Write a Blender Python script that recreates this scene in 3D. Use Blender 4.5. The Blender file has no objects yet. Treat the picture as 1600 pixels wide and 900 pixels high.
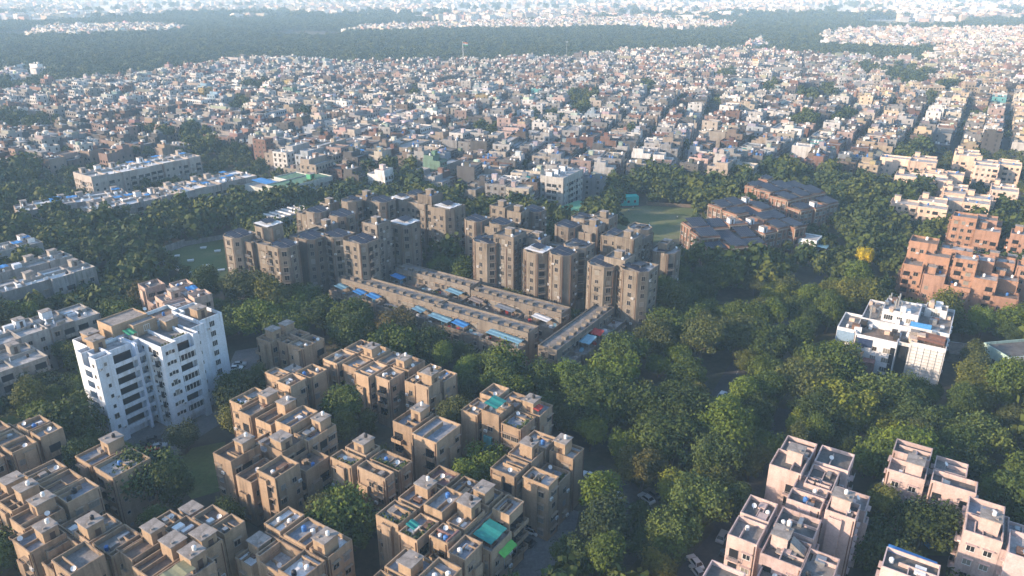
import bpy, math, random
from mathutils import Vector, Matrix
sc = bpy.context.scene
COL = sc.collection
rng = random.Random(11)
rad = math.radians

# ------------------------------------------------------------------ camera
CAM_H, FPX = 110.0, 1170.0
PITCH = math.atan(480 / FPX)
cam_d = bpy.data.cameras.new('camera'); cam = bpy.data.objects.new('camera', cam_d); COL.objects.link(cam)
cam.location = (0, 0, CAM_H); cam.rotation_euler = (math.pi / 2 - PITCH, 0, 0)
cam_d.sensor_width = 36; cam_d.lens = FPX / 1600 * 36; cam_d.clip_start = 1; cam_d.clip_end = 60000
sc.camera = cam

def P(px, py, z=0.0):
    """The point of the photograph (1600x900) at height z above the ground."""
    u = (px - 800) / FPX; v = (450 - py) / FPX
    d = (u, math.cos(PITCH) + v * math.sin(PITCH), -math.sin(PITCH) + v * math.cos(PITCH))
    t = (z - CAM_H) / min(d[2], -0.008)
    return Vector((d[0] * t, d[1] * t))
def proj(x, y, z=0.0):
    dx, dy, dz = x, y, z - CAM_H
    f = dy * math.cos(PITCH) - dz * math.sin(PITCH)
    if f < 1: return (-9999, 9999, f)
    return (800 + FPX * dx / f, 450 - FPX * (dy * math.sin(PITCH) + dz * math.cos(PITCH)) / f, f)

# ------------------------------------------------------------------ light and air
SUN_AZ, SUN_EL = 197.0, 18.0
w = bpy.data.worlds.new('World'); sc.world = w; w.use_nodes = True
nt = w.node_tree; bg = nt.nodes['Background']
sky = nt.nodes.new('ShaderNodeTexSky'); sky.sky_type = 'NISHITA'; sky.sun_disc = False
sky.sun_elevation = rad(SUN_EL); sky.sun_rotation = rad(90 - SUN_AZ); sky.dust_density = 1.0; sky.ozone_density = 3.0; sky.air_density = 1.2
nt.links.new(sky.outputs[0], bg.inputs[0]); bg.inputs[1].default_value = 0.15
sd = bpy.data.lights.new('sun', 'SUN'); so = bpy.data.objects.new('sun', sd); COL.objects.link(so)
sd.energy = 3.7; sd.angle = rad(0.8); sd.color = (1.0, 0.79, 0.59)
sdir = Vector((math.cos(rad(SUN_AZ)) * math.cos(rad(SUN_EL)), math.sin(rad(SUN_AZ)) * math.cos(rad(SUN_EL)), math.sin(rad(SUN_EL))))
so.rotation_euler = sdir.to_track_quat('Z', 'Y').to_euler(); so.location = (-300, -200, 300)
vs = sc.view_settings; vs.view_transform = 'Standard'; vs.look = 'None'; vs.gamma = 1; vs.exposure = 1.2
sc.cycles.max_bounces = 7; sc.cycles.diffuse_bounces = 3; sc.cycles.volume_bounces = 4; sc.cycles.transparent_max_bounces = 4
sc.cycles.use_denoising = True

# ------------------------------------------------------------------ materials
MATS = {}
def new_mat(name, rough=0.9):
    m = bpy.data.materials.new(name); m.use_nodes = True
    b = m.node_tree.nodes['Principled BSDF']; b.inputs['Roughness'].default_value = rough
    return m, m.node_tree, b
def N(nt, t, **kw):
    n = nt.nodes.new(t)
    for k, v in kw.items():
        if k in n.inputs: n.inputs[k].default_value = v
        else: setattr(n, k, v)
    return n
def mixmul(nt, a, b, f=1.0):
    x = nt.nodes.new('ShaderNodeMix'); x.data_type = 'RGBA'; x.blend_type = 'MULTIPLY'; x.inputs[0].default_value = f
    nt.links.new(a, x.inputs[6]); nt.links.new(b, x.inputs[7]); return x.outputs[2]
def ramp(nt, fac, c0, c1, p0=0.3, p1=0.7):
    r = nt.nodes.new('ShaderNodeValToRGB'); r.color_ramp.elements[0].color = (*c0, 1); r.color_ramp.elements[1].color = (*c1, 1)
    r.color_ramp.elements[0].position = p0; r.color_ramp.elements[1].position = p1
    nt.links.new(fac, r.inputs[0]); return r.outputs[0]
def basecol(nt, col, source):
    if source == 'obj': return N(nt, 'ShaderNodeObjectInfo').outputs['Color']
    if source == 'attr': return N(nt, 'ShaderNodeAttribute', attribute_name='Col').outputs['Color']
    rgb = nt.nodes.new('ShaderNodeRGB'); rgb.outputs[0].default_value = (*col, 1); return rgb.outputs[0]
PCOL = {}
def variants(m):
    if m.name not in PCOL: return [m]
    c, st, bl = PCOL[m.name]
    return [m, plaster(m.name + ' repainted', tuple(min(.8, x * k) for x, k in zip(c, (1.16, 1.17, 1.2))), streak=min(.9, st + .1), blotch=bl), plaster(m.name + ' aged', tuple(x * k for x, k in zip(c, (.80, .80, .82))), streak=max(.45, st - .1), blotch=bl), plaster(m.name + ' faded', tuple(x * k for x, k in zip(c, (1.0, 1.03, 1.10))), streak=st, blotch=bl)]
def plaster(name, col=(.5, .4, .3), source=None, streak=0.62, blotch=0.8, rough=0.92):
    if name in MATS: return MATS[name]
    if source is None: PCOL[name] = (col, streak, blotch)
    m, nt, b = new_mat(name, rough)
    tc = N(nt, 'ShaderNodeTexCoord'); mp = N(nt, 'ShaderNodeMapping'); mp.inputs['Scale'].default_value = (.85, .85, 0.055)
    nt.links.new(tc.outputs['Object'], mp.inputs[0])
    n1 = N(nt, 'ShaderNodeTexNoise', Scale=1.0, Detail=4.0, Roughness=0.65); nt.links.new(mp.outputs[0], n1.inputs[0])
    n2 = N(nt, 'ShaderNodeTexNoise', Scale=0.28, Detail=5.0, Roughness=0.7); nt.links.new(tc.outputs['Object'], n2.inputs[0])
    n3 = N(nt, 'ShaderNodeTexNoise', Scale=2.6, Detail=3.0, Roughness=0.7); nt.links.new(tc.outputs['Object'], n3.inputs[0])
    c = basecol(nt, col, source)
    s = streak
    c0 = c; c = mixmul(nt, c, ramp(nt, n1.outputs[0], (s * .9, s * .87, s * .83), (1.06, 1.06, 1.06), .36, .56))
    n4 = N(nt, 'ShaderNodeTexNoise', Scale=0.16, Detail=3.0, Roughness=0.6); nt.links.new(tc.outputs['Object'], n4.inputs[0])      # streaks come in patches
    x = nt.nodes.new('ShaderNodeMix'); x.data_type = 'RGBA'; nt.links.new(ramp(nt, n4.outputs[0], (.08, .08, .08), (1, 1, 1), .38, .62), x.inputs[0]); nt.links.new(c0, x.inputs[6]); nt.links.new(c, x.inputs[7]); c = x.outputs[2]
    c = mixmul(nt, c, ramp(nt, n2.outputs[0], (blotch, blotch, blotch * .98), (1.1, 1.1, 1.1), .3, .7))
    c = mixmul(nt, c, ramp(nt, n3.outputs[0], (.82, .82, .82), (1.08, 1.08, 1.08), .3, .7))
    nt.links.new(c, b.inputs['Base Color']); MATS[name] = m; return m
def roofmat(name, col, source=None, dark=0.5):
    if name in MATS: return MATS[name]
    m, nt, b = new_mat(name, 0.95)
    tc = N(nt, 'ShaderNodeTexCoord')
    n1 = N(nt, 'ShaderNodeTexNoise', Scale=0.55, Detail=6.0, Roughness=0.72); nt.links.new(tc.outputs['Object'], n1.inputs[0])
    n2 = N(nt, 'ShaderNodeTexNoise', Scale=3.0, Detail=3.0, Roughness=0.7); nt.links.new(tc.outputs['Object'], n2.inputs[0])
    c = basecol(nt, col, source)
    c = mixmul(nt, c, ramp(nt, n1.outputs[0], (dark, dark * .98, dark * .96), (1.1, 1.1, 1.1), .32, .62))
    c = mixmul(nt, c, ramp(nt, n2.outputs[0], (.75, .75, .75), (1.1, 1.1, 1.1), .3, .7))
    nt.links.new(c, b.inputs['Base Color']); MATS[name] = m; return m
def plain(name, col, rough=0.6, metal=0.0, source=None):
    if name in MATS: return MATS[name]
    m, nt, b = new_mat(name, rough); b.inputs['Metallic'].default_value = metal
    if source:
        nt.links.new(basecol(nt, col, source), b.inputs['Base Color'])
    else:
        tc = N(nt, 'ShaderNodeTexCoord'); n = N(nt, 'ShaderNodeTexNoise', Scale=1.5, Detail=3.0); nt.links.new(tc.outputs['Object'], n.inputs[0])
        rgb = nt.nodes.new('ShaderNodeRGB'); rgb.outputs[0].default_value = (*col, 1)
        nt.links.new(mixmul(nt, rgb.outputs[0], ramp(nt, n.outputs[0], (.8, .8, .8), (1.1, 1.1, 1.1))), b.inputs['Base Color'])
    MATS[name] = m; return m

TAN = plaster('tan plaster', (.335, .243, .165)); TAN2 = plaster('pale tan plaster', (.385, .278, .188))
PINK = plaster('pink plaster', (.51, .39, .365), streak=.78); WHITEW = plaster('white plaster', (.60, .65, .73), streak=.8, blotch=.88)
BROWN = plaster('grey brown plaster', (.195, .168, .14), streak=.5); TERRA = plaster('terracotta plaster', (.34, .20, .14), streak=.62)
PEACH = plaster('peach plaster', (.60, .46, .37), streak=.75); BRICK = plaster('brick wall', (.235, .13, .09), streak=.7)
GREYW = plaster('grey plaster', (.36, .36, .36), streak=.6); LBW = plaster('weathered grey plaster', (.30, .285, .27), streak=.6)
HOUSEW = plaster('house paint', source='obj', streak=.68); MASSW = plaster('town paint', source='attr', streak=.75)
R_GREY = roofmat('grey roof', (.235, .22, .21)); R_LIGHT = roofmat('pale roof', (.42, .41, .41)); R_WHITE = roofmat('white roof', (.72, .73, .74), dark=.75)
R_BROWN = roofmat('brown roof', (.20, .15, .12)); R_RED = roofmat('red tinted roof', (.26, .15, .14)); R_BLUE = roofmat('bluish roof', (.27, .29, .33)); R_DARK = roofmat('dark roof', (.13, .125, .12), dark=.6)
R_OBJ = roofmat('house roof', None, 'obj', dark=.6)
SLAB = roofmat('hut slab', (.30, .27, .25))
GLASS = plain('dark window glass', (.022, .024, .028), .18); FRAMEW = plain('window frame', (.28, .25, .22), .7); FRAMEL = plain('white window frame', (.62, .62, .62), .6)
HOOD = plaster('hood concrete', (.34, .26, .19)); DARK = plain('dark opening', (.02, .018, .016), .9)
WHITE = plain('white enamel', (.72, .72, .72), .4); BLACKP = plain('black plastic', (.025, .025, .028), .45); BLUEP = plain('blue plastic', (.05, .16, .42), .5)
METAL = plain('grey metal', (.33, .34, .35), .45, .6); RUST = plain('rusty pipe', (.16, .09, .06), .8)
T_BLUE = plain('blue sheet', (.045, .22, .52), .7); T_TEAL = plain('teal tarpaulin', (.015, .22, .20), .8); T_GREEN = plain('green sheet', (.04, .26, .14), .6)
T_LIME = plain('lime awning', (.10, .42, .06), .6); T_RED = plain('red cloth', (.42, .05, .04), .8); T_SKY = plain('pale blue sheet', (.17, .33, .42), .55); T_OLIVE = plain('olive canvas', (.28, .27, .16), .9)
T_YEL = plain('yellow panel', (.65, .42, .01), .6); T_TURQ = plain('turquoise sheet', (.02, .42, .38), .6)
RAILM = plain('balcony paint', source='obj', col=None, rough=.8)
def solar():
    m, nt, b = new_mat('solar panel', 0.6); b.inputs['Specular IOR Level'].default_value = .25
    tc = N(nt, 'ShaderNodeTexCoord'); br = N(nt, 'ShaderNodeTexBrick')
    br.offset = 0; br.inputs['Scale'].default_value = 1.0; br.inputs['Mortar Size'].default_value = 0.045; br.inputs['Brick Width'].default_value = 1.0; br.inputs['Row Height'].default_value = 1.7
    br.inputs['Color1'].default_value = (.016, .024, .045, 1); br.inputs['Color2'].default_value = (.022, .030, .052, 1); br.inputs['Mortar'].default_value = (.12, .125, .14, 1)
    nt.links.new(tc.outputs['Object'], br.inputs[0]); nt.links.new(br.outputs[0], b.inputs['Base Color']); return m
SOLAR = solar()
def leafmat(name, col, var=0.35):
    m, nt, b = new_mat(name, 0.75)
    oi = N(nt, 'ShaderNodeObjectInfo'); tc = N(nt, 'ShaderNodeTexCoord')
    n1 = N(nt, 'ShaderNodeTexNoise', Scale=0.35, Detail=3.0); nt.links.new(tc.outputs['Object'], n1.inputs[0])
    n2 = N(nt, 'ShaderNodeTexNoise', Scale=4.0, Detail=1.0); nt.links.new(tc.outputs['Object'], n2.inputs[0])
    if col is None: c = oi.outputs['Color']
    else:
        c = ramp(nt, oi.outputs['Random'], (col[0] * .6, col[1] * .72, col[2] * .8), (col[0] * 1.45, col[1] * 1.2, col[2]), 0, 1)
    c = mixmul(nt, c, ramp(nt, n1.outputs[0], (.62, .7, .7), (1.35, 1.22, 1.0), .3, .7))
    c = mixmul(nt, c, ramp(nt, n2.outputs[0], (.7, .72, .7), (1.3, 1.25, 1.1), .35, .65))
    nt.links.new(c, b.inputs['Base Color'])
    b.inputs['Specular IOR Level'].default_value = 0.25
    return m
LEAF = leafmat('foliage', None); LEAF_FAR = leafmat('far foliage', (.054, .080, .019)); BARK = plain('bark', (.10, .075, .055), .95)

# ------------------------------------------------------------------ mesh helpers
class MB:
    def __init__(s): s.v = []; s.f = []; s.m = []
    def face(s, pts, m=0):
        i = len(s.v); s.v += [tuple(p) for p in pts]; s.f.append(tuple(range(i, i + len(pts)))); s.m.append(m)
    def box(s, x0, x1, y0, y1, z0, z1, m=0, bottom=True):
        a = len(s.v)
        s.v += [(x0, y0, z0), (x1, y0, z0), (x1, y1, z0), (x0, y1, z0), (x0, y0, z1), (x1, y0, z1), (x1, y1, z1), (x0, y1, z1)]
        fs = [(4, 5, 6, 7), (0, 1, 5, 4), (1, 2, 6, 5), (2, 3, 7, 6), (3, 0, 4, 7)] + ([(3, 2, 1, 0)] if bottom else [])
        s.f += [tuple(a + k for k in f) for f in fs]; s.m += [m] * len(fs)
    def cyl(s, x, y, z0, z1, r0, r1, n=10, m=0, cap=True):
        a = len(s.v)
        for k in range(n):
            t = 2 * math.pi * k / n; s.v.append((x + r0 * math.cos(t), y + r0 * math.sin(t), z0))
        for k in range(n):
            t = 2 * math.pi * k / n; s.v.append((x + r1 * math.cos(t), y + r1 * math.sin(t), z1))
        for k in range(n): s.f.append((a + k, a + (k + 1) % n, a + n + (k + 1) % n, a + n + k)); s.m.append(m)
        if cap: s.f.append(tuple(a + n + k for k in range(n))); s.m.append(m)
    def tube(s, p, q, r0, r1, n=6, m=0):
        p, q = Vector(p), Vector(q); d = (q - p).normalized(); u = d.orthogonal().normalized(); v = d.cross(u); a = len(s.v)
        for c, r in ((p, r0), (q, r1)):
            for k in range(n):
                t = 2 * math.pi * k / n; s.v.append(tuple(c + u * (r * math.cos(t)) + v * (r * math.sin(t))))
        for k in range(n): s.f.append((a + k, a + (k + 1) % n, a + n + (k + 1) % n, a + n + k)); s.m.append(m)
    def poly(s, pts, z0, z1, par=0.0, t=0.22, m=0, top=True):
        """Vertical walls over a CCW polygon, with a hollow parapet rim standing par above z1."""
        n = len(pts); zt = z1 + par
        for i in range(n):
            p, q = pts[i], pts[(i + 1) % n]
            s.face([(p[0], p[1], z0), (q[0], q[1], z0), (q[0], q[1], zt), (p[0], p[1], zt)], m)
        if par > 0:
            ins = inset(pts, t)
            for i in range(n):
                j = (i + 1) % n; p, q, a, b = pts[i], pts[j], ins[i], ins[j]
                s.face([(p[0], p[1], zt), (q[0], q[1], zt), (b[0], b[1], zt), (a[0], a[1], zt)], m)
                s.face([(b[0], b[1], z1 - .02), (a[0], a[1], z1 - .02), (a[0], a[1], zt), (b[0], b[1], zt)], m)
        elif top: s.face([(p[0], p[1], zt) for p in pts], m)
    def mesh(s, name, mats):
        me = bpy.data.meshes.new(name); me.from_pydata(s.v, [], s.f)
        for m in mats: me.materials.append(m)
        if any(s.m): me.polygons.foreach_set('material_index', s.m)
        me.update(); return me
def inset(pts, t):
    n = len(pts); out = []
    for i in range(n):
        a, b, c = Vector(pts[i - 1]), Vector(pts[i]), Vector(pts[(i + 1) % n])
        d1 = (b - a).normalized(); d2 = (c - b).normalized()
        n1 = Vector((-d1.y, d1.x)); n2 = Vector((-d2.y, d2.x)); k = n1 + n2
        k = k / max(0.3, 1 + n1.dot(n2)); out.append(b + k * t)
    return out
def rectp(x0, x1, y0, y1): return [(x0, y0), (x1, y0), (x1, y1), (x0, y1)]
def inside(x, y, pts):
    c = False; n = len(pts)
    for i in range(n):
        (x1, y1), (x2, y2) = pts[i][:2], pts[(i + 1) % n][:2]
        if (y1 > y) != (y2 > y) and x < (x2 - x1) * (y - y1) / (y2 - y1) + x1: c = not c
    return c

def link(name, data, parent=None, loc=(0, 0, 0), rz=0.0, scale=None, color=None):
    o = bpy.data.objects.new(name, data); COL.objects.link(o)
    o.location = loc
    if rz: o.rotation_euler = (0, 0, rz)
    if scale: o.scale = scale if not isinstance(scale, (int, float)) else (scale,) * 3
    if color: o.color = (*color, 1)
    if parent: o.parent = parent
    return o
def tag(o, label, cat, group=None, kind=None):
    if label: o['label'] = label
    if cat: o['category'] = cat
    if group: o['group'] = group
    if kind: o['kind'] = kind
    return o
FOOT = []       # footprints in world space, kept free of trees
LAND = []       # landmarks: (x, y, phrase)
LABELLED = []   # (object, base label, x, y) that still need an ordinal where labels meet

# ------------------------------------------------------------------ shared small parts
def win_proto(wd, ht, hood=True, bars=1, fr=None, hoodm=None):
    f = MB(); t = .09; y0, y1 = -.07, .02
    f.box(-wd / 2 - t, wd / 2 + t, y0, y1, ht, ht + t); f.box(-wd / 2 - t, wd / 2 + t, y0 - .06, y1, -t, 0)
    f.box(-wd / 2 - t, -wd / 2, y0, y1, 0, ht); f.box(wd / 2, wd / 2 + t, y0, y1, 0, ht)
    for k in range(bars):
        x = -wd / 2 + wd * (k + 1) / (bars + 1); f.box(x - .035, x + .035, y0 + .01, y1, 0, ht)
    if hood: f.box(-wd / 2 - .3, wd / 2 + .3, -.62, .02, ht + .18, ht + .28, 1)
    g = MB(); g.box(-wd / 2, wd / 2, -.03, .01, 0, ht)
    return f.mesh('window', [fr or FRAMEW, hoodm or HOOD]), g.mesh('pane', [GLASS])
WINS = {'hood': win_proto(1.3, 1.45), 'wide': win_proto(2.0, 1.4, True, 3), 'plain': win_proto(1.1, 1.2, False), 'vent': win_proto(.6, .6, False, 0),
        'white': win_proto(1.5, 1.4, False, 2, FRAMEL), 'pink': win_proto(1.3, 1.35, True, 1, FRAMEL, PINK), 'pinkv': win_proto(.6, .6, True, 0, FRAMEL, PINK),
        'small': win_proto(.75, .9, False, 0, FRAMEL), 'brown': win_proto(1.2, 1.5, False, 1, FRAMEW, BROWN), 'brownw': win_proto(1.5, 1.7, True, 1, FRAMEW, BROWN),
        'terra': win_proto(1.4, 1.3, True, 1, FRAMEW, TERRA), 'big': win_proto(2.4, 1.5, False, 3, FRAMEL)}
CURT = plain('curtained glass', (.20, .19, .17), .5)
PALE = {}
def pane_of(k, r):
    if r.random() > .24: return WINS[k][1]
    if k not in PALE: PALE[k] = WINS[k][1].copy(); PALE[k].materials.clear(); PALE[k].materials.append(CURT)
    return PALE[k]
def balcony_proto(wd, dp, wall, rail='solid'):
    b = MB(); b.box(-wd / 2, wd / 2, -dp, .02, -.14, 0)
    if rail == 'solid':
        b.box(-wd / 2, wd / 2, -dp, -dp + .1, 0, .85); b.box(-wd / 2, -wd / 2 + .1, -dp + .1, .02, 0, .85); b.box(wd / 2 - .1, wd / 2, -dp + .1, .02, 0, .85)
    else:
        k = int(wd / .28)
        for i in range(k + 1):
            x = -wd / 2 + .04 + (wd - .08) * i / k; b.box(x - .025, x + .025, -dp + .02, -dp + .07, 0, .85, 1)
        b.box(-wd / 2, wd / 2, -dp + .01, -dp + .08, .85, .93, 1)
    d = MB(); d.box(-wd / 2 + .25, wd / 2 - .25, -.05, .01, .02, 2.15)
    return b.mesh('balcony', [wall, METAL]), d.mesh('balcony_door', [GLASS])
BALCS = {'tan': balcony_proto(3.0, 1.1, TAN), 'tanbar': balcony_proto(2.6, 1.0, TAN, 'bar'), 'pink': balcony_proto(2.2, .9, PINK, 'bar'), 'brown': balcony_proto(2.4, .9, BROWN, 'bar'),
         'lb': balcony_proto(3.4, 1.2, LBW), 'grey': balcony_proto(3.0, 1.0, GREYW), 'terra': balcony_proto(2.6, 1.0, TERRA), 'peach': balcony_proto(2.8, 1.0, PEACH), 'brick': balcony_proto(2.8, 1.0, BRICK)}
_a = MB(); _a.box(-.42, .42, -.42, -.06, 0, .58); _a.box(-.3, .3, -.44, -.42, .06, .52, 1); _a.box(-.36, -.3, -.4, .02, -.12, 0, 1); _a.box(.3, .36, -.4, .02, -.12, 0, 1)
ACU = _a.mesh('air_conditioner', [WHITE, METAL])
def tank_mesh(mat):
    t = MB(); t.cyl(0, 0, 0, 1.25, .62, .62, 14); t.cyl(0, 0, 1.25, 1.5, .62, .28, 14); t.cyl(0, 0, 1.5, 1.6, .28, .28, 14); t.cyl(0, 0, .6, .66, .66, .66, 14)
    return t.mesh('water_tank', [mat])
TANKS = [tank_mesh(WHITE), tank_mesh(BLACKP), tank_mesh(BLUEP), tank_mesh(WHITE)]
def dish_mesh():
    d = MB(); d.tube((0, 0, 0), (0, 0, 1.1), .05, .05); ax = Vector((-.35, -.6, .72)).normalized(); u = ax.orthogonal().normalized(); v = ax.cross(u); c = Vector((0, 0, 1.25))
    prev = None
    for k in range(5):
        r = .68 * k / 4; z = .22 * (k / 4) ** 2; ring = [c + ax * z + u * (r * math.cos(t * math.pi / 7)) + v * (r * math.sin(t * math.pi / 7)) for t in range(14)]
        if prev:
            for t in range(14): d.face([prev[t], prev[(t + 1) % 14], ring[(t + 1) % 14], ring[t]])
        prev = ring
    d.tube(c, c + ax * .6, .03, .03); return d.mesh('satellite_dish', [WHITE])
DISH = dish_mesh()
def hut_mesh(wd, dp, ht, wall):
    h = MB(); h.poly(rectp(-wd / 2, wd / 2, -dp / 2, dp / 2), 0, ht, 0, top=False); return h.mesh('stair_hut', [wall])
def hut_roof_mesh(wd, dp): 
    h = MB(); h.box(-wd / 2 - .22, wd / 2 + .22, -dp / 2 - .22, dp / 2 + .22, 0, .16); h.box(-wd / 2 + .5, -wd / 2 + 1.1, -dp / 2 + .5, -dp / 2 + .9, .16, .4); return h.mesh('hut_roof', [SLAB])
HUTROOF = hut_roof_mesh(3.0, 3.4)
_d = MB(); _d.box(-.5, .5, -.05, .01, 0, 2.0); HDOOR = _d.mesh('door', [plain('brown door', (.07, .045, .035), .7)])
_p = MB(); _p.cyl(0, 0, 0, 1, .09, .09, 8); PIPE = _p.mesh('drain_pipe', [RUST])
HUTS = {}
def hut(root, x, y, z, wall, rz=0, ht=2.7, s=1.0):
    k = (wall.name, round(ht, 1))
    if k not in HUTS: HUTS[k] = hut_mesh(3.0, 3.4, ht, wall)
    h = link('stair_hut', HUTS[k], root, (x, y, z), rz, (s, s, 1)); link('hut_roof', HUTROOF, h, (0, 0, ht)); link('door', HDOOR, h, (.2, -1.7, 0)); return h
def slab_table(wd, dp, z0, z1, mat, name, posts=True):
    t = MB()
    if posts:
        for x in (-wd / 2 + .1, wd / 2 - .1):
            for y in (-dp / 2 + .1, dp / 2 - .1): t.box(x - .05, x + .05, y - .05, y + .05, 0, min(z0, z1), 1)
    n = 6
    for i in range(n):
        x0 = -wd / 2 + wd * i / n; x1 = x0 + wd / n; s0 = .10 * math.sin(i * 1.9); s1 = .10 * math.sin((i + 1) * 1.9)
        t.face([(x0, -dp / 2, z0 + s0), (x1, -dp / 2, z0 + s1), (x1, dp / 2, z1 + s1), (x0, dp / 2, z1 + s0)])
        t.face([(x0, dp / 2, z1 + s0 - .05), (x1, dp / 2, z1 + s1 - .05), (x1, -dp / 2, z0 + s1 - .05), (x0, -dp / 2, z0 + s0 - .05)])
    return t.mesh(name, [mat, METAL])
def awning(root, x, y, z, wd, dp, mat, name='awning', rz=0, z0=2.0, z1=2.5): return link(name, slab_table(wd, dp, z0, z1, mat, name), root, (x, y, z), rz)
def plants(root, x, y, z, wd, dp, name='roof_garden'):
    b = MB()
    for _ in range(int(60 * wd * dp / 4)):
        c = Vector((rng.uniform(-wd / 2, wd / 2), rng.uniform(-dp / 2, dp / 2), rng.uniform(.05, .9) ** 1.4 * 1.1)); leafquad(b, c, Vector((rng.gauss(0, 1), rng.gauss(0, 1), .8)).normalized(), rng.uniform(.18, .32), rng)
    o = link(name, b.mesh(name, [LEAF]), root, (x, y, z), color=(.06, .085, .03)); o['kind'] = 'stuff'; return o
def leafquad(b, c, n, s, r):
    u = n.orthogonal().normalized(); a = r.uniform(0, 6.28); v = n.cross(u); u, v = u * math.cos(a) + v * math.sin(a), v * math.cos(a) - u * math.sin(a)
    b.face([c - u * s - v * s * .7, c + u * s - v * s * .7, c + u * s * .8 + v * s * .7, c - u * s * .8 + v * s * .7])

# ------------------------------------------------------------------ buildings
class Bldg:
    def __init__(s, name, label, cat, loc, ang, group=None, land=None, wall=TAN):
        s.o = link(name, None, None, (loc[0], loc[1], 0), ang); tag(s.o, label, cat, group)
        s.loc = Vector((loc[0], loc[1])); s.ang = ang; s.wall = wall; s.vols = []; s.wb = MB(); s.count = {}
        s.land = land; s.mats = variants(wall)
    def W(s, x, y):
        c, n = math.cos(s.ang), math.sin(s.ang); return Vector((s.loc.x + x * c - y * n, s.loc.y + x * n + y * c))
    def vol(s, pts, h, par=.9, roof=R_GREY, z0=0, foot=True):
        if len(pts) == 4 and not isinstance(pts[0], tuple): pts = rectp(*pts)
        s.vols.append((pts, z0, h)); s.wb.poly(pts, z0, h, par, m=rng.choice([0, 0, 0, 1, 2, 3]) if len(s.mats) > 1 else 0)
        if roof and par > 0:
            r = MB(); r.face([(p[0], p[1], h) for p in inset(pts, .2)]); link('roof', r.mesh('roof', [roof]), s.o)
        if foot and z0 < 3: FOOT.append([tuple(s.W(*p)) for p in inset(pts, -1.0)])
    def done(s):
        link('wall', s.wb.mesh('wall', s.mats), s.o)
        if s.land:
            xs = [p for v in s.vols for p in v[0]]; c = s.W(sum(p[0] for p in xs) / len(xs), sum(p[1] for p in xs) / len(xs)); LAND.append((c.x, c.y, s.land))
        return s
    def free(s, x, y, z, me):
        for i, (pts, z0, h) in enumerate(s.vols):
            if i != me and z0 - .5 < z < h + .9 and inside(x, y, pts): return False
        return True
    def add(s, what, x, y, z, rz, key=None):
        n = s.count.get(what, 0)
        if n >= 98: return None
        s.count[what] = n + 1
        return (what, x, y, z, rz, key)
    def facade(s, fh=3.0, bay=2.6, kinds=(('hood', 5), ('plain', 2), ('balc', 2), ('blank', 1)), balc='tan', ac=.3, only=None, margin=.7, pipes=.35, base=1.0, seed=None, zmin=0):
        r = random.Random(seed if seed is not None else int(abs(s.loc.x * 37 + s.loc.y * 11)))
        for vi, (pts, z0, h) in enumerate(s.vols):
            if only is not None and vi not in only: continue
            n = len(pts)
            for i in range(n):
                p, q = Vector(pts[i]), Vector(pts[(i + 1) % n]); d = q - p; L = d.length
                if L < 1.9: continue
                d /= L; nl = Vector((d.y, -d.x)); m = s.W(*(p + d * L / 2)); wn = Vector((nl.x * math.cos(s.ang) - nl.y * math.sin(s.ang), nl.x * math.sin(s.ang) + nl.y * math.cos(s.ang)))
                if wn.dot(-m.normalized()) < -.12: continue
                th = math.atan2(nl.x, -nl.y)
                cols = max(1, int((L - margin) / bay)); step = (L - 2 * margin * .5) / cols
                tot = sum(k[1] for k in kinds)
                for c in range(cols):
                    t = margin * .5 + step * (c + .5); a = r.uniform(0, tot); kd = kinds[-1][0]
                    for k, wt in kinds:
                        a -= wt
                        if a <= 0: kd = k; break
                    if kd == 'blank': continue
                    if kd == 'balc' and step < 2.0: kd = kinds[0][0]
                    fl = int((h - max(z0, 0) + .4) / fh)
                    for k in range(fl):
                        zf = max(z0, 0) + k * fh; pos = p + d * t
                        if zf + 1 < zmin: continue
                        test = pos + nl * .5
                        if not s.free(test.x, test.y, zf + 1.5, vi): continue
                        if kd == 'balc':
                            if k == 0 or s.count.get('b', 0) > 95: continue
                            s.count['b'] = s.count.get('b', 0) + 1
                            b = link('balcony', BALCS[balc][0], s.o, (pos.x, pos.y, zf + .05), th); link('balcony_door', BALCS[balc][1], b)
                        else:
                            if s.count.get('w', 0) > 97: continue
                            s.count['w'] = s.count.get('w', 0) + 1
                            wk = kd if r.random() < .9 else 'plain'
                            b = link('window', WINS[wk][0], s.o, (pos.x, pos.y, zf + base), th); link('pane', pane_of(wk, r), b)
                            if r.random() < ac:
                                ap = pos + d * (1.25 if r.random() < .5 else -1.25); tt = t + (ap - pos).dot(d)
                                if .5 < tt < L - .5 and s.free((ap + nl * .3).x, (ap + nl * .3).y, zf + 1, vi): link('air_conditioner', ACU, s.o, (ap.x, ap.y, zf + base - .5), th)
                for sgn in (0, 1):
                    if r.random() < pipes:
                        pp = p + d * (L - .35 if sgn else .35) + nl * .1
                        if s.free(pp.x + nl.x * .2, pp.y + nl.y * .2, 2, vi): link('drain_pipe', PIPE, s.o, (pp.x, pp.y, max(z0, 0)), 0, (1, 1, h - max(z0, 0) + .4))
    def tank(s, x, y, z, k=None): return link('water_tank', TANKS[rng.randrange(4) if k is None else k], s.o, (x, y, z + .02), 0, rng.uniform(.6, .8))
    def dish(s, x, y, z): return link('satellite_dish', DISH, s.o, (x, y, z + .02), rng.uniform(-.5, .5), .72)
def box_part(name, mat, root, *b):
    m = MB(); m.box(*b); return link(name, m.mesh(name, [mat]), root)

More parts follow.
